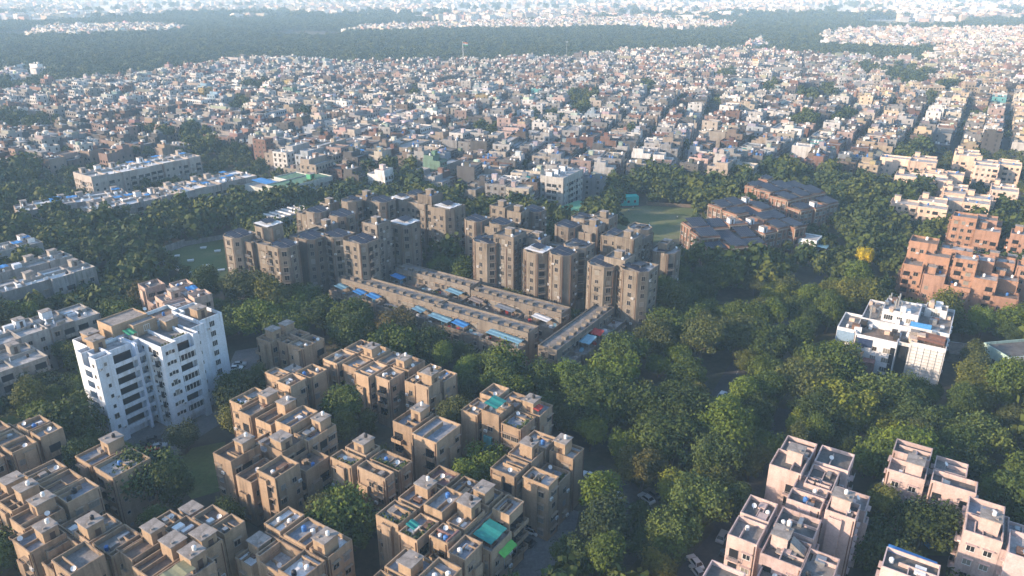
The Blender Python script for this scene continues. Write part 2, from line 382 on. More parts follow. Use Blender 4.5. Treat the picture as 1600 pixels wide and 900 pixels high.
GRID = rad(56.5)
def rect(A, B, C, z, shared='F', ang=GRID):
    """Front corner, length along x, length along y and angle of a rectangle from three photographed roof corners."""
    A, B, C = P(*A, z), P(*B, z), P(*C, z)
    L, R_ = A, C; F = B if shared == 'F' else A + C - B
    u = R_ - F
    if ang is None: ang = math.atan2(u.y, u.x)
    e = Vector((math.cos(ang), math.sin(ang))); n = Vector((-e.y, e.x))
    return F, abs(u.dot(e)), abs((L - F).dot(n)), ang

def colony_block(r, label, land, h=13.3, nx=2, ny=2, wall=TAN, style='tan', seed=1, roofs=None, name='apartment_block', group=None, huts=2, garden=0):
    F, a, b, ang = r; q = random.Random(seed)
    B = Bldg(name, label, 'apartment block', F, ang, group, land, wall)
    def cuts(L, n):
        g = .95; ws = [q.uniform(.85, 1.15) for _ in range(n)]; t = (L - g * (n - 1)) / sum(ws); out = []; x = 0
        for k in ws: out.append((x, x + k * t)); x += k * t + g
        return out
    nx, ny = max(1, round(a / 6.3)), max(1, round(b / 6.3))
    xs, ys = cuts(a, nx), cuts(b, ny); tops = {}
    rl = roofs or [R_GREY, R_GREY, R_LIGHT, R_BROWN, R_BLUE, R_BROWN]
    for i, (x0, x1) in enumerate(xs):
        for j, (y0, y1) in enumerate(ys):
            hh = h + q.choice([0, 0, .25, .45]) + .03 * (i + 2 * j)
            if (i > 0 or j > 0) and q.random() < .22: hh -= 2.9
            elif q.random() < .18: hh += 1.3
            jx = q.choice([0, .6, -.5, 1.3, -1.0]) if i == 0 else 0; jy = q.choice([0, .5, -.5, 1.2, -.9]) if j == 0 else 0
            B.vol(rectp(x0 + jx, x1, y0 + jy, y1), hh, q.choice([.75, .95, 1.05]), q.choice(rl)); tops[i, j] = (x0 + jx, x1, y0 + jy, y1, hh)
    for i in range(nx - 1): B.vol(rectp(xs[i][1] - .1, xs[i + 1][0] + .1, 1.5, b - 1.3), h - q.choice([.35, 3.2, 3.2, 6.4]), .5, R_BROWN)
    for j in range(ny - 1): B.vol(rectp(1.4, a - 1.2, ys[j][1] - .1, ys[j + 1][0] + .1), h - q.choice([.62, 3.5, 3.5, 6.7]), .5, R_GREY)
    nb = len(B.vols)
    for (i, j), (x0, x1, y0, y1, hh) in tops.items():          # shallow projecting bays on the outer faces
        if i == 0 and y1 - y0 > 5 and q.random() < .6:
            y = q.uniform(y0 + .6, y1 - 3.2); B.vol(rectp(x0 - .7, x0 + .05, y, y + 2.4), hh - q.choice([.3, 2.9]), .3, SLAB, z0=2.8)
        if j == 0 and x1 - x0 > 5 and q.random() < .6:
            x = q.uniform(x0 + .6, x1 - 3.2); B.vol(rectp(x, x + 2.4, y0 - .7, y0 + .05), hh - q.choice([.3, 2.9]), .3, SLAB, z0=2.8)
    B.done()
    if style == 'pink': B.facade(3.2, 2.2, (('pink', 5), ('pinkv', 2), ('balc', 1.5), ('blank', .8)), 'pink', .3, range(0, nb), seed=seed, pipes=.3)
    else: B.facade(3.25, 2.25, (('hood', 6), ('wide', 1.2), ('vent', .8), ('balc', 2.2), ('blank', .8)), q.choice(['tan', 'tanbar']), .35, range(0, nb), seed=seed, pipes=.45)
    keys = list(tops); q.shuffle(keys); used = {}
    def corner(k, ox=1.75, oy=1.95):
        x0, x1, y0, y1, hh = tops[k]; return (x1 - ox - .3 if k[0] < nx - 1 or nx == 1 else x0 + ox + .3), (y0 + oy + .5 if k[1] else y1 - oy - .3), hh
    for k in keys[:huts]:
        x, y, hh = corner(k); used[k] = 1
        rz = q.choice([0, math.pi / 2, -math.pi / 2]); hut(B.o, x, y, hh, wall, rz, q.choice([2.9, 3.3]), q.uniform(.92, 1.05))
        if q.random() < .6: link('water_tank', TANKS[q.choice([0, 3, 1])], B.o, (x + .3, y - .4, hh + 3.5), 0, .6)
        x0, x1, y0, y1, _ = tops[k]
        # the sloping cover of the stair flight beside the hut
        if q.random() < .75 and y - 1.8 - y0 > 2.4:
            m = MB(); xa, xb = x - 1.1, x + 1.1; ya, yb = y - 1.85, max(y0 + .5, y - 4.6)
            m.face([(xa, ya, hh + 2.1), (xa, yb, hh + .35), (xb, yb, hh + .35), (xb, ya, hh + 2.1)]); m.face([(xa, yb, hh), (xa, yb, hh + .35), (xa, ya, hh + 2.1), (xa, ya, hh)]); m.face([(xb, yb, hh), (xb, ya, hh), (xb, ya, hh + 2.1), (xb, yb, hh + .35)]); m.face([(xa, yb, hh), (xb, yb, hh), (xb, yb, hh + .35), (xa, yb, hh + .35)])
            link('stair_cover', m.mesh('stair_cover', [SLAB if q.random() < .5 else wall]), B.o)
    for k in keys:
        x0, x1, y0, y1, hh = tops[k]
        if q.random() < .45: B.dish(q.uniform(x0 + .8, x1 - .8), q.uniform(y0 + .8, y1 - .8), hh)
        for _ in range(q.choice([0, 0, 1, 2])):
            if k not in used: B.tank(q.uniform(x0 + 1, x1 - 1), q.uniform(y0 + 1, y1 - 1), hh)
        for _ in range(q.randrange(1, 3)):       # dividing walls across the terraces
            m = MB(); ht = q.uniform(.5, 1.0)
            if q.random() < .5: x = q.uniform(x0 + 1.5, x1 - 1.5); m.box(x, x + .18, y0 + .21, y0 + q.uniform(.5, .98) * (y1 - y0 - .42), hh, hh + ht)
            else: y = q.uniform(y0 + 1.5, y1 - 1.5); m.box(x0 + .21, x0 + q.uniform(.5, .98) * (x1 - x0 - .42), y, y + .18, hh, hh + ht)
            link('terrace_wall', m.mesh('terrace_wall', [wall]), B.o)
        for _ in range(q.randrange(0, 3)):
            m = MB(); sx, sy, sz = q.uniform(.4, 1.2), q.uniform(.3, .9), q.uniform(.3, .9); m.box(-sx, sx, -sy, sy, 0, sz)
            link('roof_box', m.mesh('roof_box', [q.choice([SLAB, WHITE, METAL, wall, RUST])]), B.o, (q.uniform(x0 + 1.3, x1 - 1.3), q.uniform(y0 + 1.3, y1 - 1.3), hh))
    for k in keys[-garden:] if garden else []:
        x0, x1, y0, y1, hh = tops[k]; plants(B.o, (x0 + x1) / 2, y0 + .8, hh, x1 - x0 - 1, 1.1); plants(B.o, x0 + .8, (y0 + y1) / 2, hh, 1.0, y1 - y0 - 1)
    B.tops = tops; return B

Z = 14.2
tan = []
def TB(*a, **k): B = colony_block(*a, **k); tan.append(B); return B
G_T = 'tan apartment blocks of the colony'
TB(rect((612, 661), (677, 692), (716, 663), Z), 'narrow tan apartment block standing left of the teal tarpaulin roof block', 'narrow tan block', seed=3, group=G_T, nx=1, ny=2, huts=1, roofs=[R_LIGHT, R_BLUE])
b = TB(rect((721, 639), (815, 672), (854, 630), Z), 'tan apartment block with teal tarpaulin and red hut on its roof', 'teal tarpaulin block', seed=4, group=G_T, nx=2, ny=2, huts=1, garden=1, roofs=[R_LIGHT, R_GREY, R_BLUE])
x0, x1, y0, y1, hh = b.tops[0, 1]; awning(b.o, x0 + 3, y0 + 3, hh, 4.5, 3.6, T_TEAL, 'tarpaulin')
x0, x1, y0, y1, hh = b.tops[1, 0]; box_part('roof_cabin', T_RED, b.o, x0 + .6, x0 + 3.4, y0 + 2.2, y0 + 4.6, hh, hh + 2.3); awning(b.o, x0 + 1.6, y0 + 1.4, hh, 2.8, 1.6, T_RED, 'awning', z0=1.7, z1=2.0)
box_part('mosaic_panel', plaster('turquoise mosaic', (.10, .36, .38), streak=.75, blotch=.5), b.o, -1.0, -.4, 8.0, 10.2, 0, 9.5)
TB(rect((778, 721), (855, 762), (915, 700), Z), 'tan apartment block beside the grey driveway, bare end wall toward the parked cars', 'driveway block', seed=5, group=G_T, nx=2, ny=2, huts=2, garden=1, roofs=[R_LIGHT, R_BLUE, R_GREY])
b = TB(rect((586, 808), (735, 880), (817, 783), Z), 'tan apartment block with red edged terraces and big teal net on roof', 'red terrace block', seed=8, group=G_T, nx=2, ny=3, huts=3, garden=2, roofs=[R_BLUE, R_LIGHT, R_RED, R_BLUE])
x0, x1, y0, y1, hh = b.tops[1, 0]; awning(b.o, (x0 + x1) / 2, (y0 + y1) / 2, hh, 5.5, 4.2, T_TEAL, 'tarpaulin')
x0, x1, y0, y1, hh = b.tops[0, 1]; box_part('red_parapet', R_RED, b.o, x0 + .3, x1 - .3, y0 + .25, y0 + .6, hh, hh + 1.05); box_part('red_parapet', R_RED, b.o, x0 + 2, x0 + 2.3, y0 + .62, y1 - .3, hh, hh + .9)
x0, x1, y0, y1, hh = b.tops[0, 2]; awning(b.o, x0 + 2, y1 - 2, hh, 2.0, 2.0, T_TEAL, 'tarpaulin')
x0, x1, y0, y1, hh = b.tops[1, 0]; awning(b.o, x1 - 2.5, y0 - .8, hh - 3.2, 4.5, 1.4, T_LIME, 'awning', z0=1.9, z1=2.6)
TB(rect((360, 853), (440, 788), (541, 838), Z, 'T'), 'tan apartment block with two white painted terraces', 'white terrace block', seed=9, group=G_T, nx=2, ny=2, huts=2, roofs=[R_WHITE, R_WHITE, R_BLUE, R_LIGHT])
b = TB(rect((332, 709), (426, 753), (515, 700), Z), 'tan apartment block with glazed balconies facing the dark lawn', 'glazed balcony block', seed=10, group=G_T, nx=2, ny=2, huts=2, roofs=[R_LIGHT, R_BROWN, R_GREY])
TB(rect((513, 716), (565, 685), (643, 719), Z, 'T'), 'tan apartment block with pale blue dish and green terrace planters', 'planter terrace block', seed=12, group=G_T, nx=2, ny=2, huts=1, garden=2)
TB(rect((337, 641), (369, 609), (508, 655), Z, 'T'), 'long tan apartment block with peach stair hut beside the white tower', 'long tan block', seed=13, group=G_T, nx=2, ny=3, huts=3, garden=1, wall=TAN2)
TB(rect((406, 586), (456, 605), (498, 572), Z), 'small tan apartment block behind the long block with dark roof deck', 'small tan block', seed=14, group=G_T, nx=1, ny=2, huts=1, wall=TAN2)
TB(rect((392, 532), (430, 512), (505, 530), Z, 'T'), 'pinkish tan apartment block farthest back, at the edge of the trees', 'farthest tan block', seed=15, group=G_T, nx=2, ny=2, huts=2)
TB(rect((504, 563), (606, 598), (650, 560), Z), 'orange lit tan apartment block with two tall stair huts near the palms', 'palm side block', seed=16, group=G_T, nx=2, ny=2, huts=2, wall=TAN2, roofs=[R_LIGHT, R_GREY])
TB(rect((628, 598), (672, 615), (702, 580), Z), 'tan apartment end block with green sheet roof patch beside trees', 'green patch block', seed=17, group=G_T, nx=2, ny=1, huts=1, garden=1, roofs=[R_LIGHT])
def at_world(px, py, z, a, b, ang=GRID): return P(px, py, z), a, b, ang
def rectR(Rp, a, b, z, ang=GRID): R_ = P(*Rp, z); return R_ - Vector((math.cos(ang), math.sin(ang))) * a, a, b, ang
TB(rectR((101, 673), 24, 17, Z), 'tan apartment block cut by the left frame edge below the long grey rows', 'left edge block', seed=18, group=G_T, nx=3, ny=2, huts=2)
TB(rect((-6, 762), (45, 822), (160, 765), Z), 'big tan apartment block with courtyard roofs, left of the round tree', 'round tree block', seed=19, group=G_T, nx=3, ny=2, huts=3, roofs=[R_BLUE, R_BROWN, R_GREY])
TB(rect((96, 722), (128, 676), (206, 700), Z, 'T'), 'tan apartment block with dish on roof, just below the white tower', 'tower foot block', seed=24, group=G_T, nx=2, ny=2, huts=1)
TB(rect((45, 830), (118, 908), (222, 838), Z), 'tan apartment block with stacked terraces, left of the olive canvas block', 'stacked terrace block', seed=25, group=G_T, nx=3, ny=2, huts=2, roofs=[R_BLUE, R_BROWN, R_GREY])
b = TB(rect((160, 872), (222, 824), (325, 872), Z, 'T'), 'tan apartment block with olive canvas sheet on its roof, bottom left', 'olive canvas block', seed=20, group=G_T, nx=3, ny=2, huts=3, roofs=[R_BLUE, R_BROWN, R_RED])
x0, x1, y0, y1, hh = b.tops[0, 0]; awning(b.o, x0 + 2.8, y0 + 2.2, hh, 5, 3.2, T_OLIVE, 'canvas_sheet', z0=1.8, z1=2.2)
b = TB(rect((226, 822), (285, 774), (378, 815), Z, 'T'), 'tan apartment block with pale green tin shed roof below the lawn', 'tin shed block', seed=21, group=G_T, nx=2, ny=2, huts=2, roofs=[R_BROWN, R_GREY, R_BROWN])
x0, x1, y0, y1, hh = b.tops[max(b.tops)]; awning(b.o, x0 + 2, y0 + 2.5, hh, 2.6, 4.5, T_SKY, 'tin_roof', z0=2.3, z1=2.4)
TB(rect((545, 935), (640, 985), (720, 900), Z), 'tan apartment block half cut by the bottom frame edge with white parapets', 'bottom edge block', seed=22, group=G_T, nx=2, ny=2, huts=1)

G_P = 'pink apartment blocks'
PR = [R_DARK, R_GREY, R_DARK]
PW = dict(wall=PINK, style='pink', group=G_P, roofs=PR, h=13.2)
TB(rect((1216, 706), (1242, 657), (1327, 709), Z, 'T'), 'pink apartment block at the back of the staggered group, beside the lawn', 'back pink block', seed=31, huts=1, nx=2, ny=2, **PW)
TB(rect((1237, 764), (1265, 721), (1359, 774), Z, 'T'), 'pink apartment block with purple shaded wall, second in the staggered group', 'purple shaded pink block', seed=32, huts=1, **PW)
TB(rect((1154, 807), (1190, 750), (1279, 813), Z, 'T'), 'pink apartment block above the parked cars by the shady lane', 'lane side pink block', seed=33, huts=1, **PW)
TB(rect((1190, 872), (1210, 825), (1310, 872), Z, 'T'), 'pink apartment block with flat dark terraces in front of the staggered group', 'front pink block', seed=34, huts=1, **PW)
TB(rect((1095, 905), (1123, 865), (1180, 903), Z, 'T'), 'pink apartment block corner cut by the bottom frame edge beside the lane', 'bottom pink block', seed=35, huts=0, **PW)
TB(rect((1387, 731), (1408, 695), (1533, 731), Z, 'T'), 'free standing pink apartment block with tall water tower hut on lawn', 'lone pink block', seed=36, huts=1, **PW)
TB(rect((1505, 835), (1537, 780), (1660, 820), Z, 'T'), 'pink apartment block with pale terrace cut by the right frame edge', 'right edge pink block', seed=37, huts=1, **{**PW, 'roofs': [R_LIGHT, R_BLUE]})
b = TB(rect((1373, 900), (1395, 866), (1475, 893), Z, 'T'), 'pink apartment block roof with blue sheeting at the bottom frame edge', 'blue sheet pink block', seed=38, huts=0, **PW)
awning(b.o, 8, 4, 13.4, 2.2, 8, T_BLUE, 'blue_sheet', z0=.9, z1=1.2)
exec_pending = []

# the white tower
O = P(152, 578, 22)
T = Bldg('white_tower', 'tall white eight storey tower with stacked balconies and tan roof huts', 'apartment tower', O, GRID, None, 'white tower', WHITEW)
H8 = 22.0
T.vol(rectp(0, 4.3, 0, 3.0), H8, .9, R_LIGHT); T.vol(rectp(0, 4.3, 6.2, 8.8), H8 + .01, .9, R_LIGHT); T.vol(rectp(1.3, 4.35, 2.9, 6.3), H8 - .04, .86, R_LIGHT)
T.vol(rectp(4.25, 10.3, 1.7, 8.8), H8 + .02, .9, R_LIGHT); T.vol(rectp(10.2, 10.9, 0, 8.7), H8 + .05, .9, R_GREY)
T.vol(rectp(10.8, 13, 2.5, 8), H8 - .1, .9, R_GREY)
T.vol(rectp(12.8, 17.2, -7.2, 6), H8 + .03, .9, R_GREY); T.vol(rectp(17.1, 22.0, -5.6, 6.1), H8 - .02, .9, R_GREY); T.vol(rectp(21.9, 23.6, -7.2, 6), H8 + .04, .9, R_GREY)
T.vol(rectp(3, 30, 7.9, 16), H8 - .06, .9, R_BROWN)
T.vol(rectp(23.5, 28, -3.4, 8.1), H8 - .09, .9, R_GREY); T.vol(rectp(27.9, 35, -1.6, 11), H8 + .07, .9, R_BROWN)
T.done()
nb = len(T.vols)
T.facade(2.75, 3.0, (('small', 1),), None, .12, [0, 6, 8, 10], seed=5, pipes=0, base=1.2); T.facade(2.75, 3.3, (('white', 1),), None, .2, [11], seed=6, pipes=0)
def tower_balcony(x0, x1, y0, y1, z, side):
    m = MB(); m.box(x0, x1, y0, y1, z - .16, z)
    if side == 'y': m.box(x0, x1, y0 - .1, y0, z - .3, z + .75)
    else: m.box(x0 - .1, x0, y0, y1, z - .3, z + .75)
    b = link('balcony', m.mesh('balcony', [WHITEW]), T.o); g = MB()
    if side == 'y': g.box(x0 + .5, x1 - .5, y1 - .06, y1 - .02, z + .02, z + 2.1)
    else: g.box(x1 - .06, x1 - .02, y0 + .4, y1 - .4, z + .02, z + 2.1)
    link('balcony_door', g.mesh('balcony_door', [GLASS]), b)
for k in range(1, 8):
    z = k * 2.75
    tower_balcony(4.32, 10.18, .05, 1.68, z, 'y'); tower_balcony(17.22, 21.88, -7.15, -5.62, z, 'y'); tower_balcony(10.92, 12.78, .6, 2.48, z, 'y'); tower_balcony(.05, 1.28, 3.02, 6.18, z, 'x')
    if k in (1, 3, 4, 6): m = link('window', WINS['big'][0], T.o, (19.55, -7.12, z + .8), 0, (1.6, 1, 1)); link('pane', WINS['big'][1], m)
    for x in (14.1, 15.9): m = link('window', WINS['small'][0], T.o, (x, -7.2, z + 1.1), 0); link('pane', WINS['small'][1], m)
    m = link('balcony', BALCS['grey'][0], T.o, (12.8, -4.2, z), -math.pi / 2, (.8, .8, 1)); link('balcony_door', BALCS['grey'][1], m)
pn = MB(); pn.poly(rectp(9.5, 19.5, 8.2, 15), H8 - .1, H8 + 3.4, .35); pn.poly(rectp(13.5, 20, 5.2, 8.3), H8 - .1, H8 + 2.9, .3); pw = link('penthouse', pn.mesh('penthouse', [TAN2]), T.o)
rr = MB(); rr.face([(9.7, 8.4, H8 + 3.4), (19.3, 8.4, H8 + 3.4), (19.3, 14.8, H8 + 3.4), (9.7, 14.8, H8 + 3.4)]); rr.face([(13.7, 5.4, H8 + 2.9), (19.8, 5.4, H8 + 2.9), (19.8, 8.1, H8 + 2.9), (13.7, 8.1, H8 + 2.9)]); link('penthouse_roof', rr.mesh('penthouse_roof', [SLAB]), pw)
m = link('window', WINS['white'][0], pw, (17, 5.2, H8 + .9))
T.o.scale = (1, 1, 1.08)
hut(T.o, 4.6, 7.5, H8, TAN); hut(T.o, 22.0, 3.0, H8, TAN, math.pi / 2); hut(T.o, 31.0, 3.0, H8 + .1, TAN, 0, 2.5); hut(T.o, 6, 12.5, H8, TAN, 0, 2.6)
awning(T.o, 12.3, 5.0, H8, 2.4, 3, T_GREEN, 'tarpaulin'); plants(T.o, 19.5, -4.6, H8, 4, 1.2); plants(T.o, 14.5, -6, H8, 2.5, 1.2); T.dish(20, 10, H8 + 3.4); T.tank(7, 10, H8); T.tank(26, 12, H8, 2)

# pinkish block behind the tower, and the long grey rows at the left edge
b = colony_block(rect((194, 452), (270, 482), (330, 463), 13.5, 'F', rad(45)), 'pinkish block with bright blue roof tarpaulin behind the white tower', 'blue tarpaulin block', h=12.8, seed=41, wall=plaster('faded pink plaster', (.44, .33, .28)), huts=1, roofs=[R_LIGHT, R_GREY])
x0, x1, y0, y1, hh = b.tops[1, 1] if (1, 1) in b.tops else b.tops[0, 0]; awning(b.o, x0 + 3, y0 + 2.5, hh, 3.4, 2.6, T_BLUE, 'tarpaulin')
def long_row(Rp, a, bb, h, label, land, seed, wall=LBW, roofs=(R_LIGHT, R_WHITE, R_LIGHT, R_GREY), unit=7.5, ang=rad(53.5), blues=2, bal='lb', name='row_block', group='long grey row blocks'):
    q = random.Random(seed); B = Bldg(name, label, 'row block', rectR(Rp, a, bb, h, ang)[0], ang, group, land, wall)
    n = max(2, int(a / unit)); u = a / n
    for i in range(n):
        jy = q.choice([0, .8, -.5, 0]); hh = h + .04 * (i % 3) + q.choice([0, .3, 0])
        B.vol(rectp(i * u, (i + 1) * u - .02, jy, bb), hh, q.choice([.6, .9]), q.choice(roofs))
    B.done(); B.facade(3.1, 2.7, (('balc', 4), ('hood', 3), ('plain', 2)), bal, .3, seed=seed, pipes=.3)
    for i in range(n):
        if q.random() < .6: hut(B.o, i * u + u / 2, bb - 2.6, h + .3, q.choice([wall, WHITEW, wall]), q.choice([0, 1.57]), 2.5, .85)
        for _ in range(q.randrange(1, 4)): B.tank(i * u + q.uniform(1, u - 1), q.uniform(1.2, bb * .6), h + .3, q.choice([0, 0, 3, 1]))
        m = MB(); m.box(i * u + .3, (i + 1) * u - .3, bb * .5, bb * .5 + .2, h + .1, h + 1.2); link('terrace_wall', m.mesh('terrace_wall', [wall]), B.o)
    for i in range(n * 2):
        m = MB(); x = q.uniform(1, a - 2); y = q.uniform(.8, bb - 3); m.box(x, x + q.choice([.2, 2.6, 1.4]), y, y + q.choice([.2, 2.4, 1.2]), h + .1, h + q.uniform(.9, 2.3)); link('terrace_box', m.mesh('terrace_box', [q.choice([WHITE, wall, WHITEW, WHITEW, SLAB])]), B.o)
    for _ in range(blues): awning(B.o, q.uniform(a * .3, a - 3), q.uniform(2, bb - 3), h + .3, q.uniform(2.5, 5), 2.6, T_BLUE, 'blue_sheet', z0=1.9, z1=2.2)
    return B
long_row((157, 492), 46, 13, 12.5, 'long grey row block with white roof tanks, nearest the white tower', 'tank roofed grey row', 51, blues=0)
long_row((76, 560), 34, 14, 12.0, 'grey row block at left frame edge with dark terraces below the long row', 'dark terrace grey row', 52, roofs=(R_GREY, R_LIGHT, R_GREY), blues=0)
long_row((150, 420), 62, 11, 11.5, 'long grey row block with white painted terraces at the left edge', 'white terrace grey row', 53, roofs=(R_WHITE, R_LIGHT, R_WHITE), blues=0)
long_row((113, 402), 50, 9, 11.5, 'thin grey row block with white roofs behind the front left row', 'thin grey row', 54, roofs=(R_WHITE, R_WHITE, R_LIGHT), blues=1)
long_row((67, 380), 40, 11, 11.5, 'grey row block with pale blue roof sheets at the left edge', 'blue sheet grey row', 55, roofs=(R_WHITE, R_LIGHT), blues=3)
GW = 'white roofed terrace rows among the trees'
TW = plaster('dull terrace plaster', (.33, .30, .28)); RW = (R_WHITE, R_WHITE, R_LIGHT)
long_row((315, 246), 66, 20, 11.3, 'long white roofed terrace row behind the others, highest in the trees', 'rear white row', 56, TW, RW, ang=rad(54), blues=4, name='terrace_row', group=GW)
long_row((403, 276), 46, 20, 11.3, 'white roofed terrace row next to the green roofed school', 'school side white row', 57, TW, RW, ang=rad(54), blues=4, name='terrace_row', group=GW)
long_row((203, 306), 48, 15, 10.3, 'white roofed terrace row with blue sheets at the left of the trees', 'left white row', 58, TW, RW, ang=rad(40), blues=5, name='terrace_row', group=GW)
long_row((338, 292), 30, 15, 10.3, 'short white roofed terrace row in the middle of the trees', 'short white row', 59, TW, RW, ang=rad(54), blues=2, name='terrace_row', group=GW)
long_row((270, 306), 38, 15, 10.3, 'white roofed terrace row nearest the walled lawn', 'lawn side white row', 60, TW, RW, ang=rad(54), blues=3, name='terrace_row', group=GW)

# low brown row houses in front of the brown towers
def row_house(F, L, ang, label, land, seed, sheets, flip=False, d1=6.2, h=9.8, name='row_house'):
    """Long tall spine (local y) with stepped terraces toward local -x; flip puts the terraces toward +x."""
    q = random.Random(seed); s = -1 if flip else 1
    B = Bldg(name, label, 'row house', F, ang, 'low brown row houses', land, BROWN)
    def R(x0, x1, y0, y1): return rectp(min(x0 * s, x1 * s), max(x0 * s, x1 * s), y0, y1)
    B.vol(R(0, d1, 0, L), h, .55, R_GREY)
    n = max(3, round(L / 7.4)); u = L / n
    for i in range(n):
        dd = q.choice([4.2, 5.0, 4.6]); B.vol(R(-dd, .04, i * u + .06, (i + 1) * u - .06), 6.3 + .05 * (i % 2), .95, q.choice([R_LIGHT, R_GREY, R_BROWN]))
        d2 = dd + q.choice([2.6, 3.4]); B.vol(R(-d2, -dd + .04, i * u + .5, (i + 1) * u - q.choice([.3, 1.8])), 3.1, .9, q.choice([R_GREY, R_BROWN]))
    B.done(); B.facade(3.15, 2.5, (('hood', 3), ('wide', 3), ('plain', 1), ('blank', 1)), 'brown', .2, seed=seed, pipes=.2)
    for i in range(n * 2):
        m = MB(); m.box(-.7, .7, -.9, .9, 0, .75); m.box(-.78, .78, -.98, .98, .75, .85); link('roof_vent', m.mesh('roof_vent', [BROWN]), B.o, (s * (d1 * .3 if i % 2 else d1 * .38), (i + .5) * u / 2 + q.uniform(-.3, .3), h))
    for i in range(n):
        for _ in range(2):
            m = MB(); m.box(-.5, .5, -.5, .5, 0, q.uniform(.4, 1.2)); link('terrace_box', m.mesh('terrace_box', [q.choice([WHITE, METAL, SLAB, RUST, T_SKY, T_RED])]), B.o, (-s * q.uniform(1, 3.4), (i + q.uniform(.2, .8)) * u, 6.32), q.uniform(0, 1))
    for y, wd, mat in sheets: awning(B.o, -s * 2.1, y, 6.3, 3.6, wd, mat, 'awning', 0, 2.0, 2.6)
    B.o.scale = (1, 1, 1.12)
    if seed % 2: plants(B.o, -s * 3.2, L * .4, 6.3, 1.0, 6)
    return B
row_house(P(684, 484, 10), 46, GRID, 'low brown row house with two bright blue awnings, front left of the rows', 'two awning row house', 61, [(33, 4, T_BLUE), (26.5, 4.5, T_BLUE), (42, 4, T_SKY), (6, 4, T_SKY)])
row_house(P(825, 528, 10), 37, GRID, 'low brown row house with long pale blue awnings, front right of the rows', 'long awning row house', 62, [(32, 8, T_SKY), (24, 5, T_BLUE), (7, 12, T_SKY)])
row_house(P(734, 455, 10), 34, GRID, 'low brown row house with one blue awning at its left end, rear row', 'one awning row house', 63, [(31, 5, T_BLUE), (5, 6, T_SKY)])
row_house(P(877, 497, 10), 36, GRID, 'low brown row house with brown tin awnings below the central brown towers', 'tin awning row house', 64, [(32, 5, plain('brown tin', (.25, .2, .17), .6)), (20, 7, METAL), (6, 6, FRAMEL)])
row_house(P(870, 555, 10) , 37, GRID - math.pi / 2, 'low brown row house set crosswise at the right end of the rows', 'crosswise row house', 66, [(15, 5, T_SKY), (21, 3, T_RED)], d1=6.4, flip=True)

# brown towers with chamfered corners and solar panels
def solar_part(root, x, y, z, wd, dp, rz, tilt=.16):
    m = MB(); h = dp * tilt
    m.box(-wd / 2, wd / 2, -dp / 2, dp / 2, 0, .06)
    o = link('solar_panel', m.mesh('solar_panel', [SOLAR]), root, (x, y, z + .35 + h / 2)); o.rotation_euler = (tilt, 0, rz)
    s = MB()
    for xx in (-wd / 2 + .3, wd / 2 - .3):
        for yy in (-dp / 2 + .2, dp / 2 - .2): s.box(xx - .04, xx + .04, yy - .04, yy + .04, -.5 - h, .0)
    link('panel_stand', s.mesh('panel_stand', [METAL]), o); return o
def cham(cx, cy, s, c, which=(1, 1, 1, 1)):
    x0, x1, y0, y1 = cx - s / 2, cx + s / 2, cy - s / 2, cy + s / 2; pts = []
    for (x, y, dx, dy), on in zip(((x0, y0, 0, 1), (x1, y0, -1, 0), (x1, y1, 0, -1), (x0, y1, 1, 0)), which):
        if on: pts += [(x + dx * c, y + dy * c)]; nx = {(0, 1): (1, 0), (-1, 0): (0, 1), (0, -1): (-1, 0), (1, 0): (0, -1)}[(dx, dy)]; pts += [(x + nx[0] * c, y + nx[1] * c)]
        else: pts += [(x, y)]
    return pts
def brown_tower(mods, label, land, seed, h=24.0):
    """mods: (px, py of the roof's middle, side, extra height, kind) - wings of one tower, core = taller hut core."""
    q = random.Random(seed); c0 = P(mods[0][0], mods[0][1], h); B = Bldg('brown_tower', label, 'apartment tower', c0, GRID, 'grey brown towers with solar roofs', land, BROWN)
    e = Vector((math.cos(GRID), math.sin(GRID))); n = Vector((-e.y, e.x)); tops = []
    for i, (px, py, sz, dz, kind) in enumerate(mods):
        sz *= .94; w_ = P(px, py, h + dz) - c0; x, y = w_.dot(e), w_.dot(n); hh = h + dz + .03 * i
        pts = rectp(x - sz / 2, x + sz / 2, y - sz / 2, y + sz / 2) if kind == 'core' else cham(x, y, sz, sz * q.uniform(.2, .3), (1, q.random() < .6, 0, q.random() < .7))
        B.vol(pts, hh, .7, R_LIGHT if kind != 'core' else R_GREY); tops.append((x, y, sz, hh, kind))
    for i in range(1, len(tops)):                # link bays between neighbouring wings
        a, b = tops[0], tops[i]; x0, x1 = sorted((a[0], b[0])); y0, y1 = sorted((a[1], b[1]))
        B.vol(rectp(x0 - 1.6, x1 + 1.6, a[1] - 1.7, a[1] + 1.7), h - 1.2 - .1 * i, .5, R_GREY)
        if y1 - y0 > 3: B.vol(rectp(b[0] - 1.65, b[0] + 1.65, y0 - 1.6, y1 + 1.6), h - 1.25 - .1 * i, .5, R_GREY)
    B.done(); B.facade(2.95, 2.5, (('brown', 4), ('brownw', 2), ('balc', 2), ('blank', 1)), 'brown', .3, seed=seed, pipes=.5, zmin=5)
    for x, y, sz, hh, kind in tops:
        if kind == 'solar':
            m = MB()
            for k in (-1, 1): solar_part(B.o, x + k * sz * .2, y, hh, sz * .36, sz * .72, 0 if q.random() < .8 else 1.57)
        elif kind == 'white': link('sun_roof', slab_table(sz * .8, sz * .8, .9, 1.2, R_WHITE, 'sun_roof'), B.o, (x, y, hh)); solar_part(B.o, x, y, hh + 1.2, sz * .5, sz * .4, 0)
        elif kind == 'core':
            hut(B.o, x, y, hh, BROWN, 0, 2.2, .8); B.tank(x - sz * .3, y - sz * .3, hh)
        B.dish(x + sz * .3, y - sz * .3, hh)
    return B
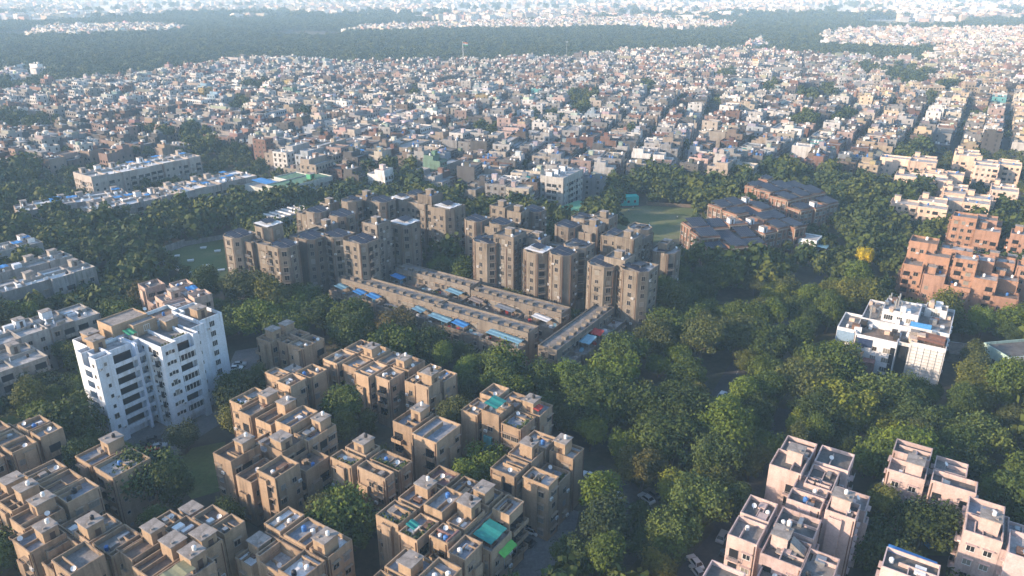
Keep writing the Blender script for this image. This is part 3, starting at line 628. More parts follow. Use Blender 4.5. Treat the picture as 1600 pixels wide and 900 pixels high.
BT = [([(420, 352, 10, 3, 'white'), (373, 368, 10, 0, 'solar'), (445, 384, 9.5, 0, 'solar')], 'solar roofed brown tower beside the walled lawn, leftmost of the towers', 'leftmost brown tower'),
      ([(510, 352, 7, -1, 'core'), (487, 371, 9.5, 0, 'solar'), (528, 368, 9.5, 0, 'solar')], 'brown tower pair between the leftmost tower and the square corner tower', 'middle left brown tower'),
      ([(588, 348, 8, 3, 'core'), (567, 376, 10.5, 0, 'solar'), (633, 349, 11, 0, 'white')], 'brown tower with broad pale side wall facing the row houses', 'broad brown tower'),
      ([(515, 318, 6, -1, 'core'), (497, 330, 9, 1, 'solar'), (535, 336, 10, 0, 'solar')], 'brown tower behind the middle left pair with windows on one wing', 'rear left brown tower'),
      ([(573, 306, 7, 0, 'core'), (550, 314, 9, 1, 'solar'), (598, 314, 10, 0, 'solar')], 'brown tower standing farthest back beside the trees, low solar roof', 'farthest brown tower'),
      ([(672, 304, 8, 2, 'core'), (652, 304, 9, 0, 'solar'), (628, 311, 9, -1, 'white'), (700, 324, 11, -1, 'white')], 'brown tower with white roof canopy near the city houses', 'white canopy brown tower'),
      ([(797, 366, 9, 3, 'core'), (764, 376, 11, 0, 'solar'), (784, 349, 9, 0, 'solar'), (745, 344, 9, 0, 'solar')], 'brown tower with dark glazed balconies, left half of the central cluster', 'dark balcony brown tower'),
      ([(840, 372, 7, 1, 'core'), (842, 392, 10, -1, 'white'), (880, 396, 9.5, 0, 'solar'), (903, 384, 9.5, 0, 'solar')], 'brown tower with tall bare walls, right half of the central cluster', 'bare walled brown tower'),
      ([(810, 330, 7, 1, 'core'), (835, 329, 9.5, 0, 'solar'), (785, 322, 8, 0, 'core')], 'brown tower just in front of the grey slab block', 'slab side brown tower'),
      ([(928, 352, 7, 1, 'core'), (888, 353, 9.5, 0, 'solar'), (912, 341, 9, 1, 'solar'), (944, 339, 8.5, 1, 'core')], 'brown tower nearest the sports field with peaked solar roof', 'field side brown tower'),
      ([(982, 370, 8, 2, 'core'), (966, 368, 10, 0, 'solar'), (1000, 357, 9, 0, 'solar')], 'brown tower with long solar roof between field and front right tower', 'long solar brown tower'),
      ([(968, 402, 8, 2, 'core'), (944, 412, 10.5, 0, 'solar'), (996, 419, 11, 0, 'solar')], 'front right brown tower rising above the crosswise row house', 'front right brown tower'),
      ([(1042, 384, 5, -3, 'core'), (1040, 392, 10, -4, 'solar')], 'short round cornered brown tower alone among the trees, rightmost', 'rightmost brown tower')]
for i, (mods, lab, land) in enumerate(BT): brown_tower(mods, lab, land, 70 + i)

# grey slab block, green roofed school, brick school with solar roofs, right hand complexes
F, a, b_, ang = rect((833, 277), (880, 287), (907, 262), 16, 'F', rad(60))
B = Bldg('slab_block', 'light grey slab block with white roof huts beside the green shed', 'apartment block', F, ang, None, 'grey slab block', GREYW)
B.vol(rectp(0, 24, 0, 13), 18, .8, R_LIGHT); B.done(); B.facade(3.2, 2.8, (('brown', 3), ('balc', 3), ('plain', 1)), 'grey', .3, seed=3)
for x in (3, 10, 18): hut(B.o, x, 9, 18, WHITEW, 0, 2.6); B.tank(x + 2.6, 5, 18, 0); B.tank(x + 2.6, 7, 18, 0)
F, a, b_, ang = rect((366, 287), (440, 296), (474, 272), 11, 'F', rad(54))
B = Bldg('school_building', 'school building with green roof and blue sheet, beside white terrace rows', 'school', F, ang, None, 'green roofed school', plaster('pale school plaster', (.42, .44, .42)))
B.vol(rectp(0, 34, 0, 13), 11, .5, roofmat('green roof', (.10, .22, .15))); B.vol(rectp(-1, 15, 12.9, 30), 9, .5, R_LIGHT); B.vol(rectp(15.1, 30, 13.1, 26), 10.4, .5, roofmat('green roof', (.10, .22, .15))); B.done()
B.facade(3.3, 3, (('big', 3), ('hood', 1)), None, .1, seed=4, pipes=0); awning(B.o, 5, 21, 9, 7, 13, T_BLUE, 'roof_sheet', z0=2.2, z1=2.6); hut(B.o, 24, 6, 11, T_GREEN); plants(B.o, 20, 2, 11, 8, 1)
def brick_school(L, F_, R_, z, label, land, seed, nx=2):
    F, a, b, ang = rect(L, F_, R_, z, 'F', None)
    q = random.Random(seed); B = Bldg('brick_school', label, 'school', F, ang, 'brick school wings with solar roofs', land, BRICK)
    n1 = max(2, round(a / 8.5)); n2 = max(2, round(b / 9))
    for i in range(n1):
        for j in range(n2):
            x0, x1, y0, y1 = a * i / n1, a * (i + 1) / n1, b * j / n2, b * (j + 1) / n2
            if j == 0: y0 += q.choice([0, 1.2, -1.5, 2.2])
            hh = z - 4.2 + 4.2 * j / (n2 - 1) - q.choice([0, .8, 1.8]) + .05 * (i + 2 * j); B.vol(rectp(x0, x1 - .03, y0, y1 - .03), hh, .5, R_GREY)
            if q.random() < .86: solar_part(B.o, (x0 + x1) / 2, (y0 + y1) / 2 - .4, hh + .5, (x1 - x0) * q.uniform(.8, .98), (y1 - y0) * q.uniform(.72, .95), 0, q.choice([.1, .16, .2]))
            else: B.tank((x0 + x1) / 2, (y0 + y1) / 2, hh, 0); hut(B.o, x0 + 2.2, y0 + 3, hh, WHITEW, 0, 2.4, .8)
    B.done(); nb = list(range(len(B.vols))); B.facade(3.2, 2.6, (('big', 6), ('balc', 1)), 'brick', .05, seed=seed, pipes=0)
    CB = plaster('beam concrete', (.30, .25, .20))
    for vi, (pts, z0, hh) in enumerate(B.vols):       # concrete ribs and cornices on the open faces
        (x0, y0), (x1, y1) = pts[0], pts[2]
        if B.free((x0 + x1) / 2, y0 - .6, hh - 1, vi):
            m = MB(); m.box(x0, x1, y0 - .55, y0 - .03, hh - .5, hh - .1); link('cornice', m.mesh('cornice', [CB]), B.o)
            k = x0 + .1
            while k < x1 - .3: m = MB(); m.box(k, k + .32, y0 - .5, y0 - .03, 0, hh - .52); link('rib', m.mesh('rib', [CB]), B.o); k += 2.7
        if B.free(x0 - .6, (y0 + y1) / 2, hh - 1, vi):
            m = MB(); m.box(x0 - .55, x0 - .03, y0, y1, hh - .5, hh - .1); link('cornice', m.mesh('cornice', [CB]), B.o)
            k = y0 + .1
            while k < y1 - .3: m = MB(); m.box(x0 - .5, x0 - .03, k, k + .32, 0, hh - .52); link('rib', m.mesh('rib', [CB]), B.o); k += 2.7
    return B
brick_school((1064, 346), (1112, 376), (1205, 368), 13, 'front left brick school wing with dark solar roofs beside the sports field', 'front brick school', 81)
brick_school((1130, 314), (1200, 350), (1258, 338), 15, 'middle brick school wing with stepped solar roofs', 'middle brick school', 82)
brick_school((1206, 288), (1259, 316), (1319, 303), 16, 'rear brick school wing with one broad solar roof near the city', 'rear brick school', 83)
brick_school((1174, 285), (1192, 294), (1222, 282), 13, 'small brick school wing set left of the rear wing', 'small brick school', 84)
F, a, b_, ang = rect((1253, 362), (1276, 378), (1290, 364), 6, 'F', None)
B = Bldg('gate_house', 'low white annex with flat canopy roof at the brick school', 'annex', F, ang, None, 'white annex', WHITEW); B.vol(rectp(0, 9, 0, 10), 6, .4, R_LIGHT); B.done(); B.facade(3, 2.5, (('plain', 1),), None, 0, seed=1, pipes=0); awning(B.o, 3, -2.5, 3, 7, 4, T_SKY, 'canopy', z0=1, z1=1.2)

def stepped(px, py, z, mods, wall, label, land, seed, win, bal, roofs, cat='apartment block', name='stepped_block', group=None, ang=GRID):
    """A block of stepped volumes: mods are (x0,x1,y0,y1,height)."""
    q = random.Random(seed); B = Bldg(name, label, cat, P(px, py, z), ang, group, land, wall)
    if wall is TERRA: mods = [(*m_[:4], m_[4] * 1.25) for m_ in mods]
    for i, mdl in enumerate(mods): B.vol(rectp(*mdl[:4]), mdl[4] + .04 * i, .8, q.choice(roofs))
    B.done(); B.facade(3.1, 2.6, ((win, 4), ('plain', 2), ('balc', 2), ('blank', 1)), bal, .2, seed=seed)
    for mdl in mods:
        x0, x1, y0, y1, hh = mdl
        if q.random() < .5: hut(B.o, x1 - 2.2, y1 - 2.4, hh + .3, wall, q.choice([0, 1.57]), 2.5, .8)
        for _ in range(q.randrange(1, 3)): B.tank(q.uniform(x0 + 1, x1 - 1), q.uniform(y0 + 1, y1 - 1), hh + .3)
    return B
RT = (R_GREY, R_BROWN, R_LIGHT); GT = 'terracotta stepped blocks'
b = stepped(1512, 470, 9, [(0, 7, 0, 8, 10), (0, 6, 8.05, 15, 12), (6, 13, 8.1, 16, 16), (7.05, 14, -2, 8.05, 13), (13, 20, 2, 12, 17), (3, 11, 15.5, 22, 13), (11, 19, 13, 22, 18), (-4, 0.05, 3, 9, 7)], TERRA, 'stepped terracotta block with bright blue roof shed, left of its group', 'blue shed terracotta block', 91, 'terra', 'terra', RT, group=GT)
awning(b.o, 3.5, 4, 10, 4, 5, T_BLUE, 'roof_shed', z0=2, z1=2.3)
b = stepped(1588, 482, 9, [(0, 7, 0, 7, 9), (0, 8, 7.05, 14, 13), (7.05, 14, 1, 9, 12), (8, 16, 9.1, 17, 16), (2, 9, 13.9, 21, 17), (14, 21, 3, 12, 15), (16, 23, 12, 20, 13)], TERRA, 'stepped terracotta block with red awning in the middle of its group', 'red awning terracotta block', 92, 'terra', 'terra', RT, group=GT)
awning(b.o, 1.5, 10, 9, 3, 3, T_RED, 'awning'); awning(b.o, 16, 6, 15, 3, 3, T_TEAL, 'tarpaulin')
b = stepped(1668, 462, 12, [(0, 8, 0, 8, 12), (0, 7, 8.05, 16, 15), (8.05, 16, 2, 12, 14), (7, 15, 12.1, 20, 13)], TERRA, 'stepped terracotta block cut by the right frame edge', 'edge terracotta block', 93, 'terra', 'terra', RT, group=GT)
b = stepped(1560, 378, 12, [(0, 8, 0, 9, 12), (8.05, 16, 2, 10, 14), (2, 10, 9.1, 18, 15), (10.1, 18, 10.1, 19, 12), (16.1, 24, 0, 10, 11)], TERRA, 'stepped terracotta block behind the group with blue sheet roof', 'rear terracotta block', 94, 'terra', 'terra', RT, group=GT)
awning(b.o, 12, 5, 14, 4, 4, T_BLUE, 'awning')
b = stepped(1655, 398, 12, [(0, 9, 0, 9, 12), (9.05, 17, 1, 10, 14), (2, 10, 9.1, 17, 13)], TERRA, 'dull terracotta block at right edge beneath the peach houses', 'dull terracotta block', 95, 'terra', 'terra', RT, group=GT)
RP = (R_LIGHT, plain('pale terrace', (.42, .37, .33), .9), R_LIGHT); GP = 'peach three storey houses in rows'
for i, (px, py, mods, lab, land) in enumerate([
        (1478, 338, [(0, 9, 0, 12, 10), (9.05, 20, 1, 13, 10.5), (0, 10, 12.1, 24, 10)], 'peach block with arched terrace walls nearest the tree lined avenue', 'avenue side peach block'),
        (1545, 330, [(0, 10, 0, 11, 10), (10.1, 20, -1, 11, 10), (1, 12, 11.1, 20, 9.5)], 'peach block just behind the terracotta group with small roof huts', 'terracotta side peach block'),
        (1590, 310, [(0, 10, 0, 12, 10), (10.1, 20, 1, 12, 9.5)], 'peach block cut by the right frame edge beside a garden', 'edge peach block'),
        (1478, 290, [(0, 11, 0, 12, 9.5), (11.1, 22, 1, 12, 10), (0, 11, 12.1, 25, 9.5)], 'peach block in the second row behind the avenue side block', 'second row peach block'),
        (1560, 270, [(0, 10, 0, 12, 10), (10.1, 21, 0.5, 13, 10)], 'peach block with tall plain side wall in the second row', 'plain walled peach block'),
        (1462, 262, [(0, 11, 0, 14, 9.5), (11.1, 20, 1, 14, 9.5), (2, 11, 14.1, 30, 9.5)], 'long peach block farthest back next to the avenue trees', 'farthest peach block'),
        (1512, 312, [(0, 10, 0, 11, 9.5), (10.1, 19, 1, 12, 10)], 'peach block squeezed between the avenue side block and terracotta group', 'squeezed peach block'), (1595, 268, [(0, 11, 0, 12, 10), (11.1, 20, 1, 11, 9.5)], 'peach block at the right edge in the second row', 'second row edge peach block'), (1505, 282, [(0, 10, 0, 10, 9.5), (0, 9, 10.1, 20, 10)], 'peach block with garden trees on its left in the second row', 'garden peach block'),
        (1530, 252, [(0, 12, 0, 13, 9.5), (12.1, 22, 1, 14, 9.5)], 'peach block in the farthest row at right with pale terrace', 'pale terrace peach block')]):
    stepped(px, py, 10, [(*q_[:4], q_[4] + 2.2) for q_ in mods], PEACH, lab, land, 100 + i, 'plain', 'peach', RP, group=GP, ang=rad(58))

# commercial building with glazed white front, and its neighbours
MIX = plaster('white tile cladding', (.60, .60, .61), streak=.8)
B = Bldg('commercial_building', 'wide white tiled commercial building crowded with roof plant, among right hand trees', 'commercial building', (124.3, 191.6), rad(57.4), None, 'white commercial building', MIX)
B.vol(rectp(0, 9, 0, 9.2), 11.6, .9, R_BROWN); B.vol(rectp(9.05, 30, 0, 11), 12.6, .9, R_GREY); B.vol(rectp(.9, 9, 9.25, 12.4), 10.8, .5, R_GREY); B.vol(rectp(-.4, 9, 12.45, 24), 10.6, .8, R_BROWN); B.vol(rectp(9.1, 26, 11.05, 24.2), 12.2, .9, R_GREY)
B.vol(rectp(1, 14, 24.25, 29.5), 11, .8, R_GREY); B.vol(rectp(12, 22, 9, 19), 15.6, .6, R_LIGHT, z0=12); B.vol(rectp(21.9, 27, 2, 8), 15, .5, R_GREY, z0=12); B.done()
gl = MB(); gl.box(.72, .86, 9.4, 12.2, 0, 10.2); link('glass_strip', gl.mesh('glass_strip', [GLASS]), B.o); gl = MB(); gl.box(-.52, -.44, 12.7, 14.0, 0, 9.4); link('glass_strip', gl.mesh('glass_strip', [GLASS]), B.o)
for k in range(11): m = MB(); m.box(-.14, -.02, .2, 9.0, .9 + k, .95 + k); link('facade_joint', m.mesh('facade_joint', [METAL]), B.o)
for k in range(6): m = MB(); m.box(-.13, -.02, .3 + 1.7 * k, .36 + 1.7 * k, 0, 11.4); link('facade_fin', m.mesh('facade_fin', [METAL]), B.o)
B.facade(3.1, 3.0, (('big', 3), ('white', 2)), None, .3, [1, 3, 4, 5, 6, 7], seed=7, pipes=.3)
box_part('yellow_kiosk', T_YEL, B.o, -5, -1.2, 21, 25.5, 0, 6.2); box_part('kiosk_roof', plain('tan tin', (.36, .25, .13), .7), B.o, -5.3, -.9, 20.7, 25.8, 6.2, 6.5); box_part('pink_annex', R_RED, B.o, -4, -.8, 17.2, 20.6, 0, 4.6); box_part('teal_annex', T_TURQ, B.o, -5, -1.5, 26.2, 32, 0, 3.4); box_part('white_annex', MIX, B.o, -4.6, -1.5, 26.4, 31.6, 3.4, 3.7)
box_part('blue_panel', T_BLUE, B.o, 9.2, 9.5, 5, 10.6, 11.7, 15.0); box_part('blue_panel', plain('pale blue wall', (.20, .30, .42), .8), B.o, 9.1, 9.35, .3, 4.95, 11.7, 13.6); box_part('dark_facade_panel', plain('navy panel', (.03, .05, .11), .4), B.o, -.56, -.42, 19.0, 23.8, 7.8, 10.4); box_part('blue_side_wall', plain('pale blue wall', (.20, .30, .42), .8), B.o, .8, .95, 24.4, 29.4, 7.6, 10.8)
q = random.Random(4)
for k in range(44):
    x, y = q.uniform(2, 27), q.uniform(1.5, 27)
    z = max([v[2] for v in B.vols if inside(x, y, v[0])] or [0])
    if z < 5: continue
    m = MB(); sx, sy, sz = q.uniform(.3, 1.3), q.uniform(.3, 1.2), q.uniform(.5, 2.2); m.box(-sx, sx, -sy, sy, 0, sz); link('roof_plant', m.mesh('roof_plant', [q.choice([METAL, WHITE, SLAB, METAL, RUST, BLACKP, PEACH])]), B.o, (x, y, z + .03), q.uniform(0, .3))
for k in range(12):
    x, y = q.uniform(10, 26), q.uniform(9, 23); z = max(v[2] for v in B.vols if inside(x, y, v[0])) if any(inside(x, y, v[0]) for v in B.vols) else 0
    if z: m = MB(); m.cyl(0, 0, 0, q.uniform(2.5, 4.5), .26, .26, 10); m.tube((0, 0, 2.4), (1.6, .6, 2.4), .22, .22, 8); link('roof_duct', m.mesh('roof_duct', [METAL]), B.o, (x, y, z))
for x, y, k in ((6, 10.5, 3), (7.5, 10.5, 3), (25, 10, 0), (4, 27, 0)): B.tank(x, y, max(v[2] for v in B.vols if inside(x, y, v[0])), k)
awning(B.o, 4.5, 4.2, 11.7, 7, 7, plain('rusty tin', (.26, .11, .06), .8), 'tin_roof', z0=1.2, z1=1.5)
B = Bldg('shop_building', 'pale green and white building cut by the right frame edge', 'building', P(1566, 600, 0), rad(10), None, 'pale green building', plaster('mint plaster', (.36, .50, .46)))
B.vol(rectp(0, 16, 0, 10), 8, .8, R_DARK); B.done(); B.facade(3.3, 3, (('white', 2), ('plain', 1)), None, .7, seed=2); box_part('white_upper_wall', MIX, B.o, 0, 16, -.14, -.02, 5, 8.8)
B = Bldg('tin_shed', 'low tin roofed sheds beside the white commercial building', 'shed', P(1520, 572, 0), rad(-20), None, 'tin sheds', METAL)
B.vol(rectp(0, 8, 0, 7), 3, 0, None); B.vol(rectp(8.2, 14, -1, 5), 2.7, 0, None); B.vol(rectp(-7, -.2, 1, 9), 3.4, 0, None); B.done()
for x, wd, m_ in ((4, 8.4, T_SKY), (11, 6, METAL), (-3.6, 7, R_BROWN)): link('shed_roof', slab_table(wd, 8, .15, .7, m_, 'shed_roof', False), B.o, (x, 3.5, 3.2))
# teal shed and green shed by the sports field
B = Bldg('teal_shed', 'small bright teal shed at the far edge of the sports field', 'shed', P(966, 322, 0), rad(8), None, 'teal shed', T_TURQ); B.vol(rectp(0, 11, 0, 5), 4.6, .25, T_TURQ); B.done()
for x in (2, 5.5, 9): m = link('window', WINS['plain'][0], B.o, (x, 0, 1.6), 0); link('pane', WINS['plain'][1], m)
F, a, b_, ang = rect((862, 330), (885, 336), (928, 319), 5, 'F', None)
B = Bldg('green_shed', 'long shed with flat pale green roof behind the brown towers', 'shed', F, ang, None, 'green shed', GREYW); B.vol(rectp(0, a, 0, max(8, b_)), 4.6, 0, None); B.done(); link('shed_roof', slab_table(a + 1, max(8, b_) + 1, .1, .5, plain('pale green sheet', (.12, .33, .20), .6), 'shed_roof', False), B.o, (a / 2, max(8, b_) / 2, 4.8))
F, a, b_, ang = rect((412, 345), (450, 362), (478, 350), 9, 'F', None)
B = Bldg('sports_hall', 'low hall with slatted pale roof behind the leftmost brown tower', 'hall', P(436, 366, 0), rad(54), None, 'slatted hall', GREYW); B.vol(rectp(0, 22, 0, 12), 7, .4, R_LIGHT); B.done()
for k in range(6): box_part('roof_beam', WHITE, B.o, 1 + k * 3.5, 1.6 + k * 3.5, .3, 11.7, 7.2, 7.8)
B.facade(3, 3, (('plain', 1),), None, .1, seed=3, pipes=0)

# ------------------------------------------------------------------ ground, roads, lawns
def sheet_mat(name, c0, c1, scale, c2=None):
    m, nt, b = new_mat(name, .95); tc = N(nt, 'ShaderNodeTexCoord')
    n1 = N(nt, 'ShaderNodeTexNoise', Scale=scale, Detail=8.0, Roughness=.65); nt.links.new(tc.outputs['Object'], n1.inputs[0])
    n2 = N(nt, 'ShaderNodeTexNoise', Scale=scale * 12, Detail=4.0, Roughness=.7); nt.links.new(tc.outputs['Object'], n2.inputs[0])
    c = mixmul(nt, ramp(nt, n1.outputs[0], c0, c1, .35, .65), ramp(nt, n2.outputs[0], (.7, .7, .7), (1.15, 1.15, 1.15)))
    nt.links.new(c, b.inputs['Base Color']); return m
SOIL = sheet_mat('dry soil and grass', (.045, .05, .026), (.10, .085, .06), .05); LAWN = sheet_mat('lawn grass', (.065, .105, .022), (.135, .145, .05), .09)
PLAY = sheet_mat('worn field grass', (.07, .115, .026), (.17, .165, .085), .06); ASPH = sheet_mat('asphalt', (.05, .05, .052), (.085, .083, .082), .1); CONC = sheet_mat('concrete paving', (.12, .12, .125), (.20, .19, .185), .12)
EARTH = sheet_mat('bare earth', (.13, .10, .075), (.19, .15, .11), .1); CITYG = sheet_mat('dusty lane paving', (.10, .095, .09), (.17, .16, .15), .08)
NOTREE = []
NOCROWN = [[tuple(P(*q)) for q in g_] for g_ in ([(150, 690), (225, 665), (300, 650), (350, 640), (350, 700), (352, 780), (300, 792), (262, 750), (225, 715)], [(1330, 436), (1362, 436), (1358, 462), (1334, 462)], [(815, 775), (880, 775), (905, 800), (880, 920), (790, 930), (815, 850)], [(905, 725), (985, 765), (1008, 795), (985, 815), (940, 790), (900, 750)], [(1102, 600), (1140, 600), (1135, 665), (1100, 665)], [(1070, 860), (1105, 850), (1110, 905), (1065, 915)], [(1245, 445), (1285, 440), (1275, 475), (1240, 475)], [(215, 680), (270, 680), (275, 720), (225, 720)], [(350, 550), (400, 550), (400, 610), (350, 610)], [(955, 372), (1090, 372), (1090, 394), (955, 394)], [(1120, 470), (1190, 468), (1190, 502), (1120, 505)], [(985, 604), (1050, 604), (1050, 645), (985, 645)])]
THIN = [[tuple(P(*q)) for q in g_] for g_ in ([(1440, 235), (1640, 235), (1640, 345), (1450, 345)], [(60, 255), (480, 250), (480, 305), (330, 335), (160, 340), (50, 305)], [(1055, 350), (1300, 350), (1300, 425), (1070, 425)], [(955, 394), (1090, 394), (1090, 425), (955, 425)], [(230, 430), (375, 430), (375, 480), (230, 480)], [(1330, 585), (1490, 590), (1500, 640), (1330, 635)], [(520, 475), (850, 560), (860, 600), (520, 510)])]
def flat(name, pts, z, mat, tree=False):
    m = MB(); 
    a = sum(pts[i][0] * pts[(i + 1) % len(pts)][1] - pts[(i + 1) % len(pts)][0] * pts[i][1] for i in range(len(pts)))
    if a < 0: pts = pts[::-1]
    m.face([(p[0], p[1], z) for p in pts]); o = link(name, m.mesh(name, [mat])); o['kind'] = 'structure'
    if not tree: NOTREE.append([(p[0], p[1]) for p in pts])
    return o
def flatpx(name, px, z, mat, **k): return flat(name, [P(*q) for q in px], z, mat, **k)
m = MB(); m.face([(-20000, -3000, 0), (20000, -3000, 0), (20000, 24000, 0), (-20000, 24000, 0)]); link('ground', m.mesh('ground', [SOIL]))['kind'] = 'structure'
def strip(name, px, wd, z, mat, px_pts=True):
    c = [P(*q) for q in px] if px_pts else [Vector(q) for q in px]; Lp, Rp = [], []
    for i, p in enumerate(c):
        d = (c[min(i + 1, len(c) - 1)] - c[max(i - 1, 0)]).normalized(); n = Vector((-d.y, d.x)) * wd / 2; Lp.append(p + n); Rp.append(p - n)
    m = MB()
    for i in range(len(c) - 1):
        m.face([(*Rp[i], z), (*Rp[i + 1], z), (*Lp[i + 1], z), (*Lp[i], z)]); NOTREE.append([tuple(c[i].lerp(Rp[i], .45)), tuple(c[i + 1].lerp(Rp[i + 1], .45)), tuple(c[i + 1].lerp(Lp[i + 1], .45)), tuple(c[i].lerp(Lp[i], .45))])
    o = link(name, m.mesh(name, [mat])); o['kind'] = 'structure'; return c
AVE = [(1085, 730), (1128, 625), (1152, 582), (1185, 540), (1225, 500), (1265, 460), (1312, 412), (1350, 365), (1393, 312), (1404, 272), (1428, 232)]
ave = strip('road', AVE, 7, .012, ASPH)
lane = strip('road', [(1040, 960), (1085, 890), (1125, 845), (1165, 775), (1195, 722), (1216, 685), (1230, 640)], 5, .012, ASPH)
park = strip('road', [(880, 960), (985, 850), (1000, 800), (975, 765), (925, 735)], 7, .016, ASPH)
for k in range(26):           # broken centre line of the avenue
    t = k / 26 * (len(ave) - 1); i = int(t); p = ave[i].lerp(ave[i + 1], t - i); q_ = ave[i].lerp(ave[i + 1], min(1, t - i + .16)); d = (q_ - p).normalized(); n = Vector((-d.y, d.x)) * .08
    if k == 0: mk = MB()
    q_ = p + d * 2.6; mk.face([(*(p - n), .02), (*(q_ - n), .02), (*(q_ + n), .02), (*(p + n), .02)])
link('road_marking', mk.mesh('road_marking', [plain('worn road paint', (.26, .26, .25), .9)]))['kind'] = 'structure'
flatpx('driveway', [(815, 792), (845, 775), (880, 790), (905, 800), (880, 920), (790, 930), (815, 850)], .008, CONC)
m = MB(); m.face([(-15000, 2350, .3), (15000, 2350, .3), (15000, 23500, .3), (-15000, 23500, .3)]); link('haze_white_plain', m.mesh('haze_white_plain', [sheet_mat('haze whitened dust', (.45, .44, .42), (.68, .67, .65), .004)]))['kind'] = 'structure'  # dusty far ground, its colour whitened to paint in the distant haze
flatpx('car_park', [(345, 598), (368, 548), (420, 540), (445, 560), (420, 600), (380, 612)], .008, CONC)
flatpx('forecourt', [(150, 690), (225, 665), (300, 650), (350, 640), (345, 662), (285, 700), (262, 740), (225, 715)], .012, CONC)
flatpx('lawn', [(262, 742), (300, 700), (352, 690), (352, 765), (300, 780)], .008, LAWN)
flatpx('lawn', [(240, 402), (290, 385), (345, 372), (372, 372), (372, 450), (330, 440), (290, 428)], .008, LAWN)
flatpx('sports_field', [(955, 340), (968, 326), (1010, 321), (1090, 326), (1082, 352), (1062, 372), (1010, 380), (975, 372)], .008, PLAY)
flatpx('playground', [(905, 333), (925, 319), (962, 318), (950, 336)], .008, CONC)
flatpx('lawn', [(1318, 682), (1400, 700), (1400, 760), (1362, 745), (1330, 730)], .008, LAWN); flatpx('lawn', [(1535, 745), (1640, 770), (1640, 800), (1560, 785), (1530, 772)], .008, LAWN)
flatpx('lawn', [(1395, 845), (1490, 838), (1500, 870), (1400, 865)], .008, LAWN)
flatpx('clearing', [(985, 640), (1000, 612), (1042, 606), (1048, 626), (1030, 642)], .008, EARTH); flatpx('playground', [(1120, 488), (1140, 474), (1188, 472), (1180, 490), (1140, 500)], .010, plain('red court', (.28, .13, .13), .9))
LAND += [(*P(300, 410), 'walled lawn'), (*P(1020, 345), 'sports field'), (*P(1020, 622), 'bare clearing'), (*P(1155, 485), 'red court'), (*P(310, 730), 'dark lawn'), (*P(1360, 715), 'pink block lawn'), (*P(390, 575), 'tower car park')]
for t in (1, 3, 5, 7): LAND.append((*ave[t], ['', 'avenue near the parked cars', '', 'avenue above the clearing', '', 'avenue by the red court', '', 'avenue by the brick school'][t]))
LAND += [(*lane[2], 'shady lane'), (*park[2], 'shaded car park')]
def wall_run(a, b, h, mat, label):
    a, b = P(*a), P(*b); d = b - a; m = MB(); L = d.length; m.box(0, L, -.12, .12, 0, h); m.box(0, L, -.2, .2, h, h + .12, 0)
    k = 0
    while k < L: m.box(k, k + .35, -.22, .22, 0, h + .11); k += 4
    o = link('boundary_wall', m.mesh('boundary_wall', [mat]), None, (*a, 0), math.atan2(d.y, d.x)); tag(o, label, 'wall')
NOTREE.append([tuple(P(*q)) for q in [(1330, 585), (1490, 590), (1500, 618), (1330, 612)]])
wall_run((240, 402), (290, 384), 3.0, LBW, 'pale boundary wall along the rear left side of the lawn'); wall_run((243, 408), (300, 432), 1.8, WHITEW, 'low white wall along the front side of the walled lawn')
wall_run((290, 384), (370, 370), 2.0, LBW, 'low grey wall along the back of the walled lawn'); wall_run((1010, 320), (1092, 325), 1.6, EARTH, 'low earthen wall behind the goal of the sports field')
wall_run((1318, 680), (1402, 699), 1.6, LBW, 'low wall behind the lawn of the pink blocks')
words = ['leftmost', 'second from left', 'third from left', 'fourth from left', 'fifth from left', 'sixth from left', 'seventh from left', 'eighth from left', 'ninth from left', 'tenth from left']
for i, (px, py) in enumerate([(276, 401), (318, 388), (340, 393), (298, 408), (322, 416), (346, 423)]):
    m = MB(); m.box(-1.2, 1.2, -.7, .7, 0, .5); m.box(-1.35, 1.35, -.85, .85, .5, .62); o = link('vent_slab', m.mesh('vent_slab', [WHITE]), None, (*P(px, py), 0), .4)
    tag(o, 'white concrete vent box on the walled lawn, ' + ['leftmost of six', 'farthest back', 'upper right of the farthest', 'second from left, nearer', 'nearest but one', 'nearest, beside the brown tower'][i], 'vent box', 'vent boxes on the walled lawn')

# football goal, flagpole, light mast, people on the field
g = link('football_goal', None, None, (*P(1107, 327), 0), .1); tag(g, 'white football goal frame at the far side of the sports field', 'goal')
m = MB(); m.tube((-3.6, 0, 0), (-3.6, 0, 2.4), .07, .07); m.tube((3.6, 0, 0), (3.6, 0, 2.4), .07, .07); m.tube((-3.6, 0, 2.4), (3.6, 0, 2.4), .07, .07); link('goal_frame', m.mesh('goal_frame', [WHITE]), g)
m = MB()
for x in (-3.6, 3.6): m.tube((x, 0, 2.4), (x, 1.4, 0), .04, .04)
m.tube((-3.6, 1.4, .05), (3.6, 1.4, .05), .04, .04); link('back_stay', m.mesh('back_stay', [METAL]), g)
fp = P(724, 104); f = link('flagpole', None, None, (*fp, 0)); tag(f, 'tall white flagpole flying a tricolour flag over the far houses', 'flagpole')
m = MB(); m.cyl(0, 0, 0, 33, .45, .22, 10); m.cyl(0, 0, 33, 33.5, .4, .05, 10); m.cyl(0, 0, 0, 1.2, 1.2, 1.0, 12); link('pole', m.mesh('pole', [WHITE]), f)
fl = link('flag', None, f, (0.25, 0, 27.5), .25)
